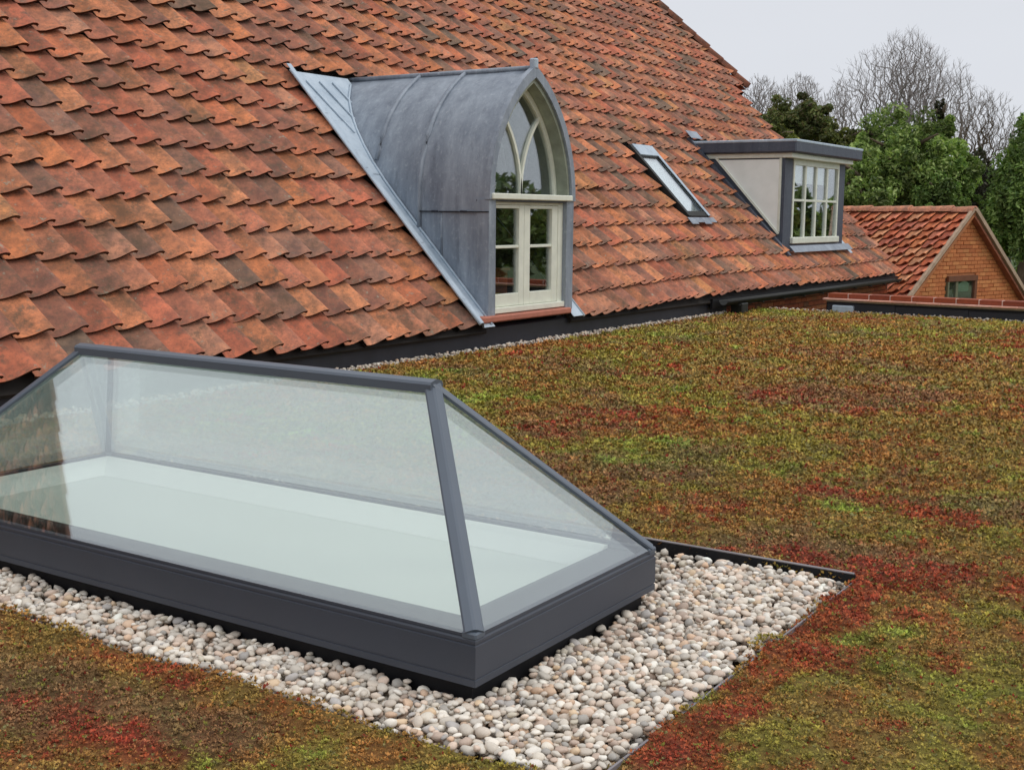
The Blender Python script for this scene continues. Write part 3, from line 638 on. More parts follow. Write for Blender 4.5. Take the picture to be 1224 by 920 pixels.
archband(outline(HW-.087, HZA-HZS-.128, HZS+.05), outline(HW-.135, HZA-HZS-.195, HZS+.05), YF+.13, YF+.18, M_CREAM, 'arch_frame')
# finial and lead roll on the ridge
MB().bbox((HC-.03, YF-.035, HZA+.0), (HC+.03, YF+.04, HZA+.10), .012).build('finial', M_LEADL, ad)
rl = MB(); rl.tube([(HC, YF+.02, HZA+.012), (HC, roof_y(HZA)+.05, HZA+.012)], .024, 8); rl.build('ridge_roll', M_LEAD, ad)
for sgn in (-1, 1):
    z_ = 2.47; dx = [p for p in arch(HW, HZA-HZS) if p[1] >= z_][0][0]; MB().bar((HC+sgn*(dx+.004), YF+.03, z_), (HC+sgn*(dx+.004), roof_y(z_), z_), .012, .008).build('lead_joint', M_LEADD, ad)
def seam(Y):
    pts = [(x, Y+.0, z) for x, z in outline(HW+.004, HZA-HZS+.004, HZ0) if roof_y(z) > Y-.02]
    for part in (pts,):
        mb = MB(); L = [p for p in part if p[0] <= HC+.001]; R_ = [p for p in part if p[0] >= HC-.001]
        z0 = EZ+(Y-EY)*SN/CS+.02
        for P in (L, R_):
            if len(P) < 2: continue
            if P is L and P[0][0] < HX0+.01 and z0 < HZS: P = [(HX0-.004, Y, z0)]+[p for p in P if p[2] > z0]
            mb.tube(P, .024, 8)
        mb.build('standing_seam', M_LEAD, ad)
seam(7.10); seam(7.655); 
mb = MB(); mb.tube([(HX0-.003, 6.84, .86), (HX0-.003, 6.84, 1.25)], .012, 6); mb.build('standing_seam', M_LEAD, ad)
MB().box((HX0-.022, 6.30, 1.262), (HX0-.001, 7.10, 1.271)).build('lap_joint', M_BLACK, ad)
for yy in (6.55, 6.88): MB().bbox((HX0-.018, yy, 1.258), (HX0-.002, yy+.07, 1.280), .003).build('lead_clip', M_LEADD, ad)
# flashings: a valley plate on the tiles, folded edges
def plate(poly_xs, off, th, mat, name, par=ad):
    mb = MB(); mb.prism([RP(x, s, off) for x, s in poly_xs], RN*-th); return mb.build(name, mat, par)
def hoodcurve(n=14):
    res = []
    for i in range(n+1):
        s = 0.0+i*(3.2/n); z = EZ+s*SN
        if z <= HZS: dx = HW
        else:
            a = arch(HW, HZA-HZS, n=40); dx = float(np.interp(min(z, HZA), [p[1] for p in a], [p[0] for p in a]))
        res.append((dx, s))
    return res
hc = hoodcurve()
for j, (s0, s1) in enumerate(((-.02, .95), (.955, 1.9), (1.905, 2.62), (2.625, 3.30))):
    P = [(d1left(s0)-.02, s0), (d1left(s1)-.02, s1)]
    inner = [(HC-dx+.03, s_) for dx, s_ in hc if s0 <= s_ <= s1]
    inner = [(HC-float(np.interp(s0, [h[1] for h in hc], [h[0] for h in hc]))+.03, s0)]+inner+[(HC-float(np.interp(s1, [h[1] for h in hc], [h[0] for h in hc]))+.03, s1)]
    o1 = .012-.003*(j % 2); q = P+list(reversed(inner))
    mb = MB(); wd = .095 if j else HC-HW+.03-P[0][0] if False else .10
    mb.prism([RP(x+.09*(i < 2), s, o1) for i, (x, s) in enumerate(q)], RN*-.006)
    for (d0_, o0_, d1_, o1_) in ((-.045, .088, .012, .090), (.012, .090, wd, o1+.001)):
        mb.add([RP(P[k][0]+d_, ss, o_-t_) for t_ in (0, .006) for (k, ss, d_, o_) in ((0, s0, d0_, o0_), (1, s1, d0_, o0_), (1, s1, d1_, o1_), (0, s0, d1_, o1_))], [(0, 3, 2, 1), (4, 5, 6, 7), (0, 1, 5, 4), (1, 2, 6, 5), (2, 3, 7, 6), (3, 0, 4, 7)])
    mb.build('lead_flashing', M_LEADL, ad)
mb = MB(); mb.tube([RP(d1left(s)-.066, s, .082) for s in np.linspace(-.03, 3.22, 9)], .014, 6); mb.build('flashing_welt', M_LEADL, ad)
mb = MB(); mb.tube([RP(HC-dx-.012, s, .02) for dx, s in hc], .012, 6); mb.build('flashing_welt', M_LEADL, ad)
plate([(HC+HW-.03, -.02), (10.84, -.02), (10.84, 3.22), (HC, 3.22), (HC+.3, 2.9), (HC+HW-.03, 1.5)], .012, .006, M_LEADL, 'lead_flashing')
mb = MB(); mb.tube([RP(10.83, s, .012) for s in (-.03, 1, 2, 3.2)], .013, 6); mb.build('flashing_welt', M_LEADL, ad)
for a_, b_ in ((9.22, 3.215), (9.42, 3.23), (9.62, 3.24)):
    mb = MB(); mb.bar(RP(a_-.10, b_-.05, .02), RP(a_+.05, b_-.75, .02), .02, .012, upv=RN); mb.build('flashing_fold', M_LEADL, ad)
# lower casement window
fy = 6.345
fr = MB(); fr.bbox((9.275, fy, .345), (9.315, fy+.07, 1.378)); fr.bbox((10.455, fy, .345), (10.545, fy+.07, 1.378)); fr.bbox((9.3155, fy, 1.335), (10.4545, fy+.07, 1.378)); fr.bbox((9.262, fy-.035, .330), (10.555, fy+.08, .385), .006)
fr.build('window_frame', M_CREAM, ad)
def casement(x0, x1, g0, g1):
    cm = MB(); y0, y1 = fy+.004, fy+.052
    cm.bbox((x0, y0, .388), (g0, y1, 1.332)); cm.bbox((g1, y0, .388), (x1, y1, 1.332)); cm.bbox((g0+.0005, y0, .388), (g1-.0005, y1, .505)); cm.bbox((g0+.0005, y0, 1.300), (g1-.0005, y1, 1.332))
    cm.bbox((g0+.0005, y0+.004, .930), (g1-.0005, y1-.004, .958)); cm.build('casement', M_CREAM, ad)
    for z0, z1 in ((.505, .930), (.958, 1.30)): MB().box((g0-.003, y0+.030, z0-.003), (g1+.003, y0+.036, z1+.003)).build('pane', M_WGLASS, ad)
casement(9.318, 9.838, 9.352, 9.752); casement(9.842, 10.452, 9.946, 10.348)
# transom and tracery
MB().bbox((9.19, 6.262, 1.380), (10.60, 6.46, 1.436), .008).build('transom', M_CREAM, ad)
MB().box((9.17, 6.30, 1.3605), (10.66, 6.44, 1.3795)).build('lead_flashing', M_LEADD, ad)
ym = YF+.135
def trac(z): return 1.0-math.sqrt(max(0, 1-(z-1.44)**2))
ia = arch(HW-.137, HZA-HZS-.198, n=60); ihw = lambda z: float(np.interp(z, [p[1] for p in ia], [p[0] for p in ia])); izA = ia[-1][1]
zs_ = [1.44+i*.02 for i in range(80)]; zm = next(z for z in zs_ if trac(z) >= ihw(z))
for sgn in (-1, 1):
    mb = MB(); P = [(HC+sgn*trac(z), ym+.01, z) for z in np.linspace(1.44, zm+.02, 9)]
    for a, b_ in zip(P[:-1], P[1:]): mb.bar(a, (b_[0], b_[1], b_[2]+.001), .03, .034, upv=(0, 1, 0))
    mb.build('tracery_bar', M_CREAM, ad)
def panepoly(pts, y): mb = MB(); mb.prism([(x, y, z) for x, z in pts], (0, .006, 0)); mb.build('pane', M_WGLASS, ad)
zz = np.linspace(1.437, zm, 10)
for sgn in (-1, 1): panepoly([(HC+sgn*ihw(z)*1.005, z) for z in zz]+[(HC+sgn*(trac(z)+.002), z) for z in reversed(zz)], ym+.016)
zt = np.linspace(zm, izA-.003, 6)
panepoly([(HC-trac(z)+.002, z) for z in zz]+[(HC-ihw(z), z) for z in zt[1:]]+[(HC+ihw(z), z) for z in reversed(zt[1:-1])]+[(HC+trac(z)-.002, z) for z in reversed(zz)], ym+.017)
# sill under the window and dark room behind
MB().bbox((9.03, 6.255, .262), (10.60, 6.42, .322), .012).build('sill', M_TERRA, ad)
rm = MB(); rx0, rx1, ry0, ry1, rz0, rz1 = 9.2, 10.64, 6.46, 8.4, .2, 1.37
rm.add([(rx0,ry0,rz0),(rx1,ry0,rz0),(rx1,ry1,rz0),(rx0,ry1,rz0),(rx0,ry0,rz1),(rx1,ry0,rz1),(rx1,ry1,rz1),(rx0,ry1,rz1)], [(0,1,2,3),(1,5,6,2),(2,6,7,3),(3,7,4,0)])
rm.build('room_lining', M_DARKROOM, ad)
mb = MB(); mb.add([(HX0+.03,8.45,1.3),(HX1-.03,8.45,1.3),(HX1-.03,8.45,2.5),(HX0+.03,8.45,2.5)], [(0,1,2,3)]); mb.build('back_board', M_DARKROOM, ad)
cb = thing('wooden_chest', 'brown wooden chest inside, seen through the lower left pane of the arched window', 'chest')
MB().bbox((9.62, 6.62, .201), (9.97, 6.90, .70), .01).build('carcass', M_WOOD, cb); MB().bbox((9.60, 6.60, .701), (9.99, 6.92, .725), .006).build('top', M_WOOD, cb)
for z in (.33, .55): MB().bbox((9.64, 6.608, z), (9.95, 6.619, z+.15), .004).build('drawer', M_WOOD, cb)

# ---------------- roof window
rwx0, rwx1, rws0, rws1 = 15.06, 15.74, 1.30, 2.64
def rbox(x0, x1, s0, s1, o0, o1, mat, name, par):
    mb = MB(); mb.prism([RP(x0, s0, o0), RP(x1, s0, o0), RP(x1, s1, o0), RP(x0, s1, o0)], RN*(o1-o0)); return mb.build(name, mat, par)
vw = rbox(rwx0-.03, rwx1+.03, rws0-.02, rws1+.03, -.03, .030, M_GUT, 'roof_window', barn); vw['label'] = 'small flat roof window set in the tiles'
for a in ((rwx0, rwx0+.07, rws0, rws1), (rwx1-.07, rwx1, rws0, rws1)): rbox(*a, .031, .115, M_GUT, 'frame_side', vw)
rbox(rwx0+.0705, rwx1-.0705, rws0, rws0+.09, .031, .110, M_GUT, 'frame_bottom', vw); rbox(rwx0+.0705, rwx1-.0705, rws1-.20, rws1, .031, .125, M_LEADL, 'hood_cover', vw)
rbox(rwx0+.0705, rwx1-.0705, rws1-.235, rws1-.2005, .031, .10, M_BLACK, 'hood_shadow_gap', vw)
rbox(rwx0+.0705, rwx1-.0705, rws0+.0905, rws1-.2355, .088, .094, M_VGLASS, 'pane', vw); rbox(rwx0+.0705, rwx1-.0705, rws0+.0905, rws1-.2355, .05, .056, M_WHITE, 'blind', vw)
rbox(rwx1-.068, rwx1+.001, rws0-.001, rws1, .1155, .122, M_LEADL, 'cover_strip', vw)
for i in range(4): rbox(rwx0-.06+i*.21, rwx0-.06+i*.21+.205, rws0-.14+.03*(i % 2), rws0-.021, .098, .104, M_LEAD, 'lead_apron', vw)

# ---------------- flat-roofed dormer
DX0, DX1, DY, DZ0, DZ1 = 17.70, 20.47, 6.78, .76, 2.12
bd = MB(); 
bd.prism([(DX0, DY, .62), (DX0, DY, DZ1), (DX0, roof_y(DZ1)+.1, DZ1)], (.06, 0, 0)); bd.prism([(DX1-.06, DY, .62), (DX1-.06, DY, DZ1), (DX1-.06, roof_y(DZ1)+.1, DZ1)], (.06, 0, 0))
bd.box((DX0+.0605, DY, .62), (DX0+.33, DY+.08, DZ1)); bd.box((DX1-.31, DY, .62), (DX1-.0605, DY+.08, DZ1)); bd.box((DX0+.3305, DY, .62), (DX1-.3105, DY+.08, .835))
fd = bd.build('flat_dormer', M_LEADD, barn); fd['label'] = 'flat-topped dormer with pale side panel and dark lead edges'
cp = MB(); cp.prism([(DX0, DY+.085, DZ1-.02), (DX0, DY+.085, 1.03), (DX0, DY+1.09, DZ1-.02)], (-.022, 0, 0)); cp.build('cheek_panel', M_PANEL, fd)
mb = MB(); mb.bar((DX0-.012, DY+.06, .99), (DX0-.012, DY+1.12, 2.14), .03, .05, upv=(1, 0, 0)); mb.build('cheek_trim', M_CREAM, fd)
MB().box((DX0-.03, DY+.05, 1.02), (DX0-.0005, DY+.083, DZ1-.001)).build('cheek_trim', M_CREAM, fd)
MB().bbox((DX0-.035, 6.66, DZ1+.001), (DX1+.03, 8.3, 2.195), .006).build('fascia', M_CREAM, fd)
rs = MB(); rs.bbox((DX0-.10, 6.58, 2.1955), (DX1+.27, 8.42, 2.375), .02); rs.build('lead_roof', M_LEADD, fd)
MB().bbox((DX0-.107, 6.573, 2.35), (DX1+.277, 8.42, 2.392), .012).build('drip_edge', M_LEADL, fd)
rbox(DX0-.14, DX0-.055, .55, 3.02, .02, .07, M_LEADD, 'side_flashing', fd); rbox(DX1+.02, DX1+.16, .55, 3.0, .02, .03, M_LEADL, 'side_flashing', fd)
rbox(DX0-.18, DX0+.22, 2.96, 3.12, .105, .112, M_LEAD, 'back_flashing', fd)
rbox(DX0+.05, DX1+.02, .57, .70, .098, .104, M_LEAD, 'lead_apron', fd)
wx0, wx1, wz0, wz1 = DX0+.34, DX1-.32, .836, DZ1
wf = MB(); wf.bbox((wx0, DY-.012, wz0+.10), (wx0+.06, DY+.05, wz1)); wf.bbox((wx1-.06, DY-.012, wz0+.10), (wx1, DY+.05, wz1)); wf.bbox((wx0+.0605, DY-.012, wz1-.09), (wx1-.0605, DY+.05, wz1)); wf.bbox((wx0-.02, DY-.05, wz0), (wx1+.02, DY+.06, wz0+.099), .01)
wf.build('window_frame', M_CREAM, fd)
gx = [wx0+.06, 18.60, 19.09, 19.60, wx1-.06]; gz = [wz0+.10, 1.50, wz1-.09]
for x in gx[1:-1]: MB().bbox((x-.032, DY-.006, gz[0]), (x+.032, DY+.04, gz[2]), .004).build('glazing_bar', M_CREAM, fd)
for i in range(4):
    a = gx[i]+(.0325 if i else .0005); b_ = gx[i+1]-(.0325 if i < 3 else .0005)
    MB().bbox((a, DY-.003, gz[1]-.018), (b_, DY+.035, gz[1]+.018), .004).build('glazing_bar', M_CREAM, fd)
    for z0, z1 in ((gz[0], gz[1]-.018), (gz[1]+.018, gz[2])): MB().box((a-.001, DY+.018, z0), (b_+.001, DY+.024, z1)).build('pane', M_WGLASS, fd)
    if i < 3: MB().box((a+.04, DY+.04, gz[2]-.27), (b_-.04, DY+.045, gz[2]+.02)).build('blind', M_WHITE, fd)
mb = MB(); mb.add([(DX0+.07,8.2,.9),(DX1-.07,8.2,.9),(DX1-.07,8.2,2.1),(DX0+.07,8.2,2.1),(DX0+.07,DY+.1,.8),(DX1-.07,DY+.1,.8)], [(0,1,2,3),(4,5,1,0)]); mb.build('room_lining', M_DARKROOM, fd)

# ================================================================== parapet
pp = thing('brick_parapet', 'low parapet at the far edge of the sedum roof with red coping tiles', 'parapet')
MB().box((15.80, -9, -.1), (15.95, 5.40, .14)).build('core', M_BLACK, pp)
for i in range(14): MB().bbox((15.786-.003*(i % 2), 5.385-(i+1)*.9, -.01), (15.80, 5.385-i*.9-.004, .125-.01*(i % 3)), .003).build('lead_upstand', MATS['black_bitumen'], pp)
MB().bbox((15.72, 5.02, .0), (15.787, 5.30, .10), .01).build('lead_corner', M_LEADL, pp)
ctm = [brickmesh(.30, .022, .262, np.array([srgb(224, 168, 148)[:3], srgb(232, 182, 164)[:3]]), 1) for _ in range(5)]
ctb = [brickmesh(.26, .060, .236, BPAL[:4]*.92, 1) for _ in range(6)]
MB().box((15.79, -9, .1405), (15.95, 5.40, .165)).build('mortar_bed', M_MORTAR, pp)
MB().box((15.81, -9, .1875), (15.95, 5.39, .248)).build('mortar_core', plain('pale_mortar', srgb(214, 190, 176), .9), pp)
for i in range(40):
    y = 5.44-(i+1)*.305
    o = link('creasing_tile', ctm[i % 5], pp); M_ = Matrix.Rotation(math.pi/2, 4, 'Z'); M_.translation = Vector((15.995, y, .1652)); o.matrix_local = M_
for i in range(44):
    y = 5.40-(i+1)*.275
    o = link('coping_tile', ctb[i % 6], pp); M_ = Matrix.Rotation(math.pi/2, 4, 'Z'); M_.translation = Vector((16.035, y, .190)); o.matrix_local = M_

# ================================================================== outbuilding
ob = thing('outbuilding', 'small brick outbuilding with bright orange pantiles and a gable window', 'building')
A = math.radians(-15); OU = Vector((math.cos(A), math.sin(A), 0)); OV = Vector((-math.sin(A), math.cos(A), 0)); AP = Vector((24.0, 5.46, 1.42)) 
OP = math.radians(36.5); OC, OS = math.cos(OP), math.sin(OP); OHW = 3.1; OLEN = 7.5
def ol(u, v, z): return AP+OU*u+OV*v+Vector((0, 0, z))
zb_ = -4.4
wl_ = MB(); wl_.prism([ol(0, .12, -.12), ol(-OHW+.1, .12, -OHW*OS/OC), ol(-OHW+.1, .12, zb_), ol(OHW-.1, .12, zb_), ol(OHW-.1, .12, -OHW*OS/OC)], OV*(OLEN-.3)); 
ow = wl_.build('wall', plain('brick_mortar', srgb(176, 112, 70), .9), ob)
OPAL = np.array([srgb(*c)[:3] for c in ((200,122,74),(194,116,70),(206,128,78),(190,112,68),(206,136,84),(196,122,76))])
obm = [brickmesh(.220, .064, .03, OPAL) for _ in range(14)]
WX0, WX1, WZ0, WZ1 = -.68, .42, -1.90, -1.24
nb = 0
for r in range(40):
    z = -.28-r*.076
    if z < -2.1: break
    hwid = (-z-.10)*OC/OS-.02; u = -hwid
    st_ = math.floor(-hwid/.232)*.232+(.116 if r % 2 else 0)
    uu = st_
    while uu < hwid:
        a, b_ = max(uu, -hwid), min(uu+.220, hwid)
        if z+.064 > WZ0 and z < WZ1-.01:
            if a < WX0 < b_: b_ = WX0
            elif a < WX1 < b_: a = WX1
            elif a >= WX0 and b_ <= WX1: uu += .232; continue
        if b_-a > .03:
            o = link('brick', obm[RNG.integers(0, 14)], ow); M_ = Matrix((OU, OV, Vector((0, 0, 1)))).transposed().to_4x4()@Matrix.Diagonal(((b_-a)/.220, 1, 1, 1)); M_.translation = ol(a, .10+RNG.uniform(-.004, .004), z); o.matrix_local = M_; nb += 1
        uu += .232
def obx(u0, u1, v0, v1, z0, z1, mat, name, par):
    mb = MB(); mb.prism([ol(u0, v0, z0), ol(u1, v0, z0), ol(u1, v0, z1), ol(u0, v0, z1)], OV*(v1-v0)); return mb.build(name, mat, par)
wn_ = obx(WX0, WX1, .105, .118, WZ0, WZ1, M_DARKROOM, 'window', ob)
M_BRN = plain('brown_frame', srgb(112, 66, 40), .6); M_GRN = plain('green_curtain', srgb(112, 146, 124), .7, var=.2, scale=6)
obx(WX0, WX1, .05, .104, WZ1-.10, WZ1, M_BRN, 'lintel', wn_); obx(WX1-.09, WX1, .06, .104, WZ0, WZ1-.101, M_BRN, 'jamb', wn_)
obx(WX0, WX0+.06, .06, .104, WZ0, WZ1-.101, plain('greenish_frame', srgb(110, 110, 84), .6), 'jamb', wn_); obx(-.36, -.28, .07, .104, WZ0, WZ1-.101, MATS['greenish_frame'], 'mullion', wn_)
obx(-.27, .16, .098, .102, WZ0+.36, WZ1-.12, M_GRN, 'curtain', wn_); obx(-.279, WX1-.091, .092, .096, WZ0, WZ1-.105, M_WGLASS, 'pane', wn_); obx(WX0+.061, -.361, .092, .096, WZ0, WZ1-.105, M_WGLASS, 'pane', wn_)
def oslope(sg, u, v, o_): # u down the slope
    return ol(sg*(u*OC+o_*OS), v, -u*OS+o_*OC)
for sg in (-1, 1):
    mb = MB(); n_ = (OU*sg*OS+Vector((0, 0, OC))); L_ = OHW/OC
    mb.prism([oslope(sg, 0, -.02, -.06), oslope(sg, L_, -.02, -.06), oslope(sg, L_, OLEN, -.06), oslope(sg, 0, OLEN, -.06)], n_*-.05)
    rfo = mb.build('roof' if sg < 0 else 'rear_roof', MATS['brick_mortar'] if sg < 0 else MATS['rear_tiles'], ob)
    if sg < 0: orf = rfo
    mb = MB(); mb.bar(oslope(sg, 0, .0, .005), oslope(sg, L_, .0, .005), .06 if sg < 0 else .12, .07 if sg < 0 else .08, upv=n_); mb.build('verge', plain('verge_mortar', srgb(178, 152, 128), .9, var=.2), ob)
OTP = np.array([srgb(*c)[:3] for c in ((214,120,74),(206,106,66),(224,138,86),(202,110,82),(216,128,96),(188,98,70),(226,156,112))])
otm = []
for i in range(24):
    V, F = tile_local(.235, .325, RNG.normal(0, .004), 0); V = V.copy(); V[:, 2] *= 1.05; otm.append(npmesh('roof_tile', V, F, M_TILE2, np.repeat((OTP[RNG.integers(0, len(OTP))]*RNG.uniform(.95, 1.18))[None]*.9+.03, len(V), 0)*(UNDER_SHADE*.6+.4), smooth=True))
# local tile axes on the left slope: x across toward the gable, y up the slope
yax = (OU*OC+Vector((0, 0, OS))); zax = (-OU*OS+Vector((0, 0, OC))); xax = yax.cross(zax)
for r in range(14):
    for c in range(20):
        down = L_-.02-r*.265; v = .265+(c)*.235
        if down < .25: continue
        o = link('roof_tile', otm[RNG.integers(0, 24)], orf); M_ = Matrix((xax, yax, zax)).transposed().to_4x4(); M_.translation = oslope(-1, down, v, -.04); o.matrix_local = M_
ridg = []
for i in range(5):
    me = hipm[0].copy(); me.name = 'ridge_tile'; c = np.ones((len(me.vertices), 4), 'f'); c[:, :3] = np.array(srgb(206, 146, 120)[:3])*RNG.uniform(.85, 1.1); me.color_attributes['tint'].data.foreach_set('color', c.ravel()); me.materials[0] = M_TILE2; ridg.append(me)
for i in range(17):
    V_ = i*.44; o = link('ridge_tile', ridg[i % 5], orf)
    M_ = Matrix((OU, OV, Vector((0, 0, 1)))).transposed().to_4x4(); M_.translation = ol(0, V_-.03, -.05+.01*(i % 2)); o.matrix_local = M_
    o.scale = (.9, 1.2, .9)

# ================================================================== trees
def leafcloud(center, rad, n, size, pal, seed, lump=.28, flat=.9):
    rg = np.random.default_rng(seed); c = np.array(center, float); rad = np.array(rad, float)
    nl = max(14, int(n**.5*1.1))                                 # leaf clumps
    d = rg.normal(0, 1, (nl, 3)); d[:, 2] = np.abs(d[:, 2])*.95-.55; d /= np.linalg.norm(d, axis=1)[:, None]
    rr = rg.uniform(.3, 1.0, nl)**.6*(.86+.13*np.sin(d[:, 0]*5+seed)+.12*np.sin(d[:, 1]*7+seed*2+d[:, 2]*4)); cl = d*rr[:, None]
    cr_ = rg.uniform(.07, lump*.8, nl); ctone = rg.uniform(.45, 1.4, nl)
    k = rg.integers(0, nl, n); q = rg.normal(0, 1, (n, 3)); q /= np.linalg.norm(q, axis=1)[:, None]
    P = (cl[k]+q*(cr_[k]*rg.uniform(.35, 1.0, n)**.5)[:, None])*rad+c
    sz = size*rg.uniform(.55, 1.3, n)
    a = rg.normal(0, 1, (n, 3))+q*.9+np.array([0, 0, .6]); a /= np.linalg.norm(a, axis=1)[:, None]
    t = np.cross(a, rg.normal(0, 1, (n, 3))); t /= np.linalg.norm(t, axis=1)[:, None]; b2 = np.cross(a, t)
    p0 = P-t*sz[:, None]; p1 = P+b2*sz[:, None]*.45+a*sz[:, None]*.15; p2 = P+t*sz[:, None]; p3 = P-b2*sz[:, None]*.45+a*sz[:, None]*.15
    V = np.stack([p0, p1, p2, p3], 1).reshape(-1, 3); F = np.arange(4*n).reshape(-1, 4)
    pal = np.array(pal); col = pal[rg.integers(0, len(pal), n)]*(ctone[k]*rg.uniform(.7, 1.3, n))[:, None]
    return V, F, np.repeat(col, 4, 0)
def place(px, py, D):
    """point seen at a photo pixel at forward distance D (only used to lay the trees out)"""
    v = fw+r2*((px-612)/FPX)-u2*((py-460)/FPX); return Vector((0, 0, CAMH))+v*D
def bush(name, label, px, py0, py1, wpx, D, n, size, pal, seed, group='green trees behind the outbuilding', core=True):
    t = thing(name, label, 'tree', group=group); top = place(px, py0, D); bot = place(px, py1, D)
    hw = wpx/2*D/FPX; zc = (top.z+bot.z)/2; hz = (top.z-bot.z)/2
    V, F, c = leafcloud((top.x, top.y, zc), (hw, hw*.9, hz), n, size, pal, seed)
    link('crown', npmesh('crown', V, F, M_LEAF, c), t)
    mb = MB(); mb.tube([(top.x, top.y, -3), (top.x+.1, top.y, zc-hz*.4), (top.x, top.y+.1, zc+hz*.3)], [.28, .2, .06], 8)
    rg = random.Random(seed)
    for i in range(9):
        a = rg.uniform(0, 6.28); z0 = zc-hz*.6+rg.random()*hz; mb.tube([(top.x, top.y, z0), (top.x+math.cos(a)*hw*.4, top.y+math.sin(a)*hw*.4, z0+hz*.25), (top.x+math.cos(a)*hw*.75, top.y+math.sin(a)*hw*.7, z0+hz*.35)], [.1, .06, .02], 5)
    mb.build('trunk', M_BARKD, t); return t
G1 = [srgb(*c)[:3] for c in ((132,154,82),(114,138,72),(148,166,94),(94,116,62),(162,176,108))]
G2 = [srgb(*c)[:3] for c in ((104,114,64),(90,102,58),(120,122,70),(104,96,60))]
G3 = [srgb(*c)[:3] for c in ((120,128,56),(104,112,50),(92,100,48),(134,132,66))]
G4 = [srgb(*c)[:3] for c in ((62,58,44),(54,52,38),(72,66,48),(58,66,42))]
G5 = [srgb(*c)[:3] for c in ((134,156,84),(110,138,72),(132,154,86),(90,116,60))]
bush('leafy_tree', 'large bright green leafy tree right behind the orange outbuilding roof', 1082, 130, 275, 176, 36, 42000, .075, G1, 1)
bush('leafy_tree', 'green tree cut by the right edge of the photo beside the gable', 1238, 128, 380, 130, 33, 34000, .075, G5, 2)
bush('evergreen_tree', 'dark olive tree above the far end of the big tiled roof', 952, 112, 190, 118, 46, 20000, .085, G2, 3)
bush('low_shrub', 'low yellow green shrub just above the flat dormer roof', 925, 148, 190, 66, 40, 7000, .08, G3, 4)
bush('low_shrub', 'olive shrub between the dark tree and the bright green tree', 1012, 148, 200, 78, 43, 10000, .08, [tuple(.7*x for x in c) for c in G3], 5)
bush('evergreen_tree', 'dark brownish tree in the gap left of the right edge tree', 1172, 168, 330, 100, 42, 22000, .085, G4, 6)
bush('conifer', 'thin dark conifer tip rising behind the bright green tree', 1127, 108, 215, 26, 40, 5000, .07, G4, 7)
bush('leafy_shrub', 'green shrub filling in low behind the left end of the outbuilding ridge', 1035, 180, 300, 120, 35, 16000, .075, G1, 31)
bush('leafy_shrub', 'green shrub filling in low behind the gable end of the outbuilding', 1125, 190, 300, 110, 35, 14000, .075, G5, 32)
for i, (px, w) in enumerate(((1010, 120), (1130, 140), (1230, 120))):
    bush('hedge_shrub', ('dark hedge shrub seen low behind the flat dormer window', 'dark hedge shrub low behind the outbuilding ridge', 'dark hedge shrub low behind the outbuilding gable')[i], px, 205, 330, w, 48, 7000, .18, G2, 20+i)
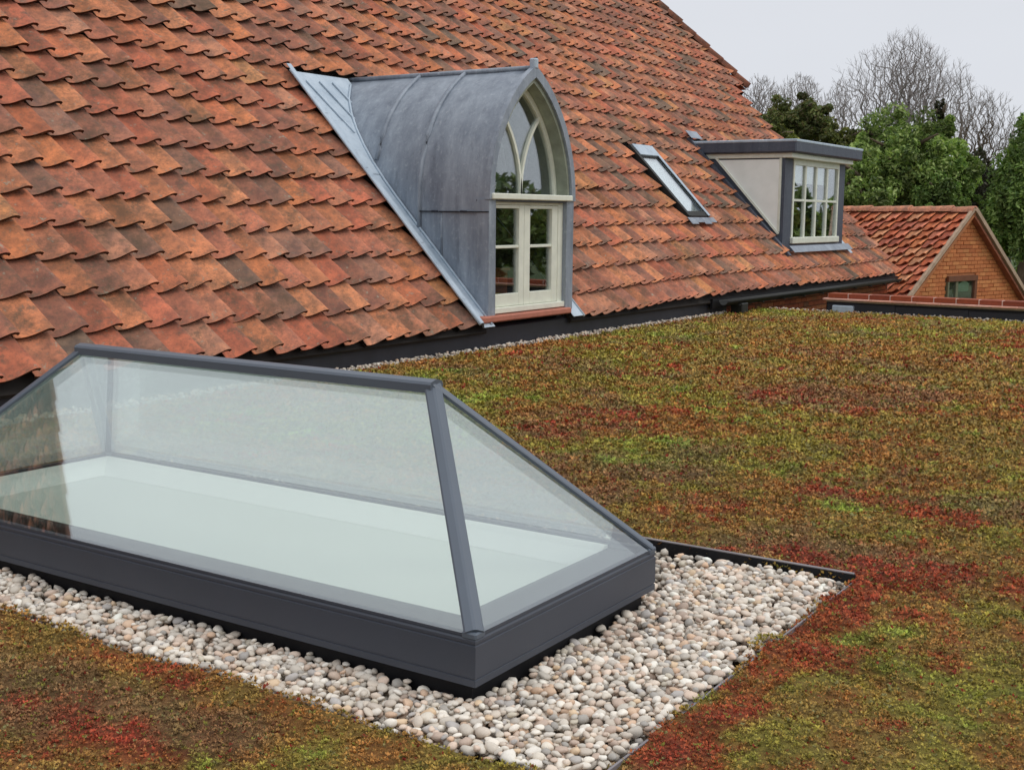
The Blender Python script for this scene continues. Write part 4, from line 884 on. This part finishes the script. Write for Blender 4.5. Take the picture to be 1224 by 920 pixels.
def bare_tree(label, px, pytop, pybase, wpx, D, seed, npt=1500, mat=M_BARK, low=.22, pw=1.):
    """leafless tree: scattered crown points are joined one after another to the nearest limb, limbs thicken toward the trunk"""
    rg = np.random.default_rng(seed); t = thing('bare_tree', label, 'tree', group='leafless trees against the sky'); top = place(px, pytop, D); bs = place(px, pybase, D)
    H = top.z-bs.z; hw = wpx/2*D/FPX; d = rg.normal(0, 1, (npt*3, 3)); d /= np.linalg.norm(d, axis=1)[:, None]; d *= rg.random(npt*3)[:, None]**.42
    w = 1.-.42*np.clip(d[:, 2], 0, 1)**2-.35*np.clip(-d[:, 2], 0, 1)**1.5; lob = .78+.30*np.sin(3*np.arctan2(d[:, 1], d[:, 0])+seed)*rg.uniform(.6, 1, npt*3)
    P = np.stack([d[:, 0]*hw*w*(.85+.15*lob), d[:, 1]*hw*w*lob, H*low+(d[:, 2]*.5+.5)*H*(1-low)*(.86+.14*rg.random(npt*3))], 1)[:npt]
    base = np.array([bs.x, bs.y, bs.z]); P = P+base
    trunk = [base+np.array([0, 0, H*low*k/4.]) for k in range(5)]; fork = trunk[-1]
    key = np.linalg.norm((P-fork)*np.array([1, 1, .8]), axis=1); P = P[np.argsort(key)]
    N = np.array(trunk+[p for p in P]); par = [-1, 0, 1, 2, 3]; dep = np.zeros(len(N)); dep[:5] = np.arange(5)*H*low/4
    for i in range(5, len(N)):
        v = N[i]-N[1:i]; L = np.linalg.norm(v, axis=1); up_ = v[:, 2]/np.maximum(L, 1e-3)
        cost = L*(1.25-.55*up_)+.10*dep[1:i]*(1 if i > 12 else .2); j = int(np.argmin(cost))+1; par.append(j); dep[i] = dep[j]+L[j-1]
    cnt = np.ones(len(N)); 
    for i in range(len(N)-1, 4, -1): cnt[par[i]] += cnt[i]
    for i in (4, 3, 2, 1): cnt[i-1] = cnt[i]+1
    rad = np.clip(.0046*cnt**.47*pw, .0046, H*.017)*D/50
    V, F, V2, F2 = [], [], [], []
    def seg(p, q, a, b_, W, G_, n3):
        p, q = Vector(p), Vector(q); dd = (q-p)
        if dd.length < 1e-4: return
        dd.normalize(); a_ = Vector((0, 0, 1)) if abs(dd.z) < .9 else Vector((1, 0, 0)); x_ = dd.cross(a_).normalized(); y_ = dd.cross(x_); o_ = len(W)
        for c_, rr in ((p, a), (q, b_)):
            for j in range(n3): W.append(tuple(c_+(x_*math.cos(2*math.pi*j/n3)+y_*math.sin(2*math.pi*j/n3))*rr))
        for j in range(n3): G_.append((o_+j, o_+(j+1) % n3, o_+n3+(j+1) % n3, o_+n3+j))
    for i in range(1, len(N)):
        p = N[par[i]]; q = N[i]; big = i < 5
        if big: seg(p, q, H*.019, H*.016, V, F, 6); continue
        L = np.linalg.norm(q-p); m_ = (p+q)/2+rg.normal(0, .05*L, 3)+np.array([0, 0, -.04*L]); r0 = rad[i]*1.1
        seg(p, m_, r0*1.1, r0, V2, F2, 4 if cnt[i] > 30 else 3); seg(m_, q, r0, rad[i]*.9, V2, F2, 4 if cnt[i] > 30 else 3)
        if cnt[i] < 4:
            for _ in range(3):
                u_ = (q-p)/max(L, .01)*.7+rg.normal(0, .45, 3)+np.array([0, 0, .55]); u_ /= np.linalg.norm(u_); ln = H*rg.uniform(.02, .055)
                seg(q-(q-p)*rg.random()*.6, q+u_*ln, 0.0044*D/50, .0032*D/50, V2, F2, 3)
    mb = MB(); mb.tube([(bs.x, bs.y, -3), (bs.x, bs.y, bs.z+.02)], [H*.026, H*.019], 8); mb.add(V, F, True); mb.build('trunk', mat, t)
    link('branches', npmesh('branches', np.array(V2), np.array(F2), mat), t); return t
bare_tree('largest leafless tree, its wide crown rising highest above the green trees', 1076, 36, 215, 172, 50, 3, 2100, pw=1.25)
bare_tree('leafless tree right of the largest one, dense clump of brown twigs', 1172, 100, 250, 100, 46, 5, 1000, mat=M_BARKD)
bare_tree('small leafless tree at the end of the tiled roof', 908, 88, 165, 70, 60, 7, 700)
bare_tree('small leafless tree second from the tiled roof', 955, 86, 170, 84, 62, 9, 800)
bare_tree('sparse leafless tree left of the largest one', 1004, 92, 190, 70, 58, 12, 550)
bare_tree('slim leafless stem between the two tallest leafless trees', 1140, 72, 210, 62, 56, 15, 420)
bare_tree('faint leafless tree near the right edge of the sky', 1212, 135, 230, 60, 50, 18, 500)

# woodland off to the right and behind (mirrored in the window panes)
def woodland(name, label, pts, n, seed, h0=4.5):
    rg = np.random.default_rng(seed); Vs, Fs, Cs, o_ = [], [], [], 0
    for i, (x, y, r, h) in enumerate(pts):
        V, F, c = leafcloud((x, y, -3+h*.5), (r, r, h*.55), n, .32, G3+G1, seed+i); Vs.append(V); Fs.append(F+o_); Cs.append(c); o_ += len(V)
    link(name, npmesh(name, np.concatenate(Vs), np.concatenate(Fs), M_LEAF, np.concatenate(Cs)), kind='stuff', label=label, category='woodland')
rg_ = np.random.default_rng(5); W = []
for i in range(34):
    a = math.radians(-78+i*2.6+rg_.uniform(-1, 1)); 
    if a > math.radians(6): continue
    D = rg_.uniform(52, 62); W.append((D*math.cos(a), D*math.sin(a), rg_.uniform(3, 4.5), rg_.uniform(4.8, 6.3)))
woodland('woodland', 'belt of distant trees beyond the flat roof, mirrored in the dormer panes', W, 2600, 300)
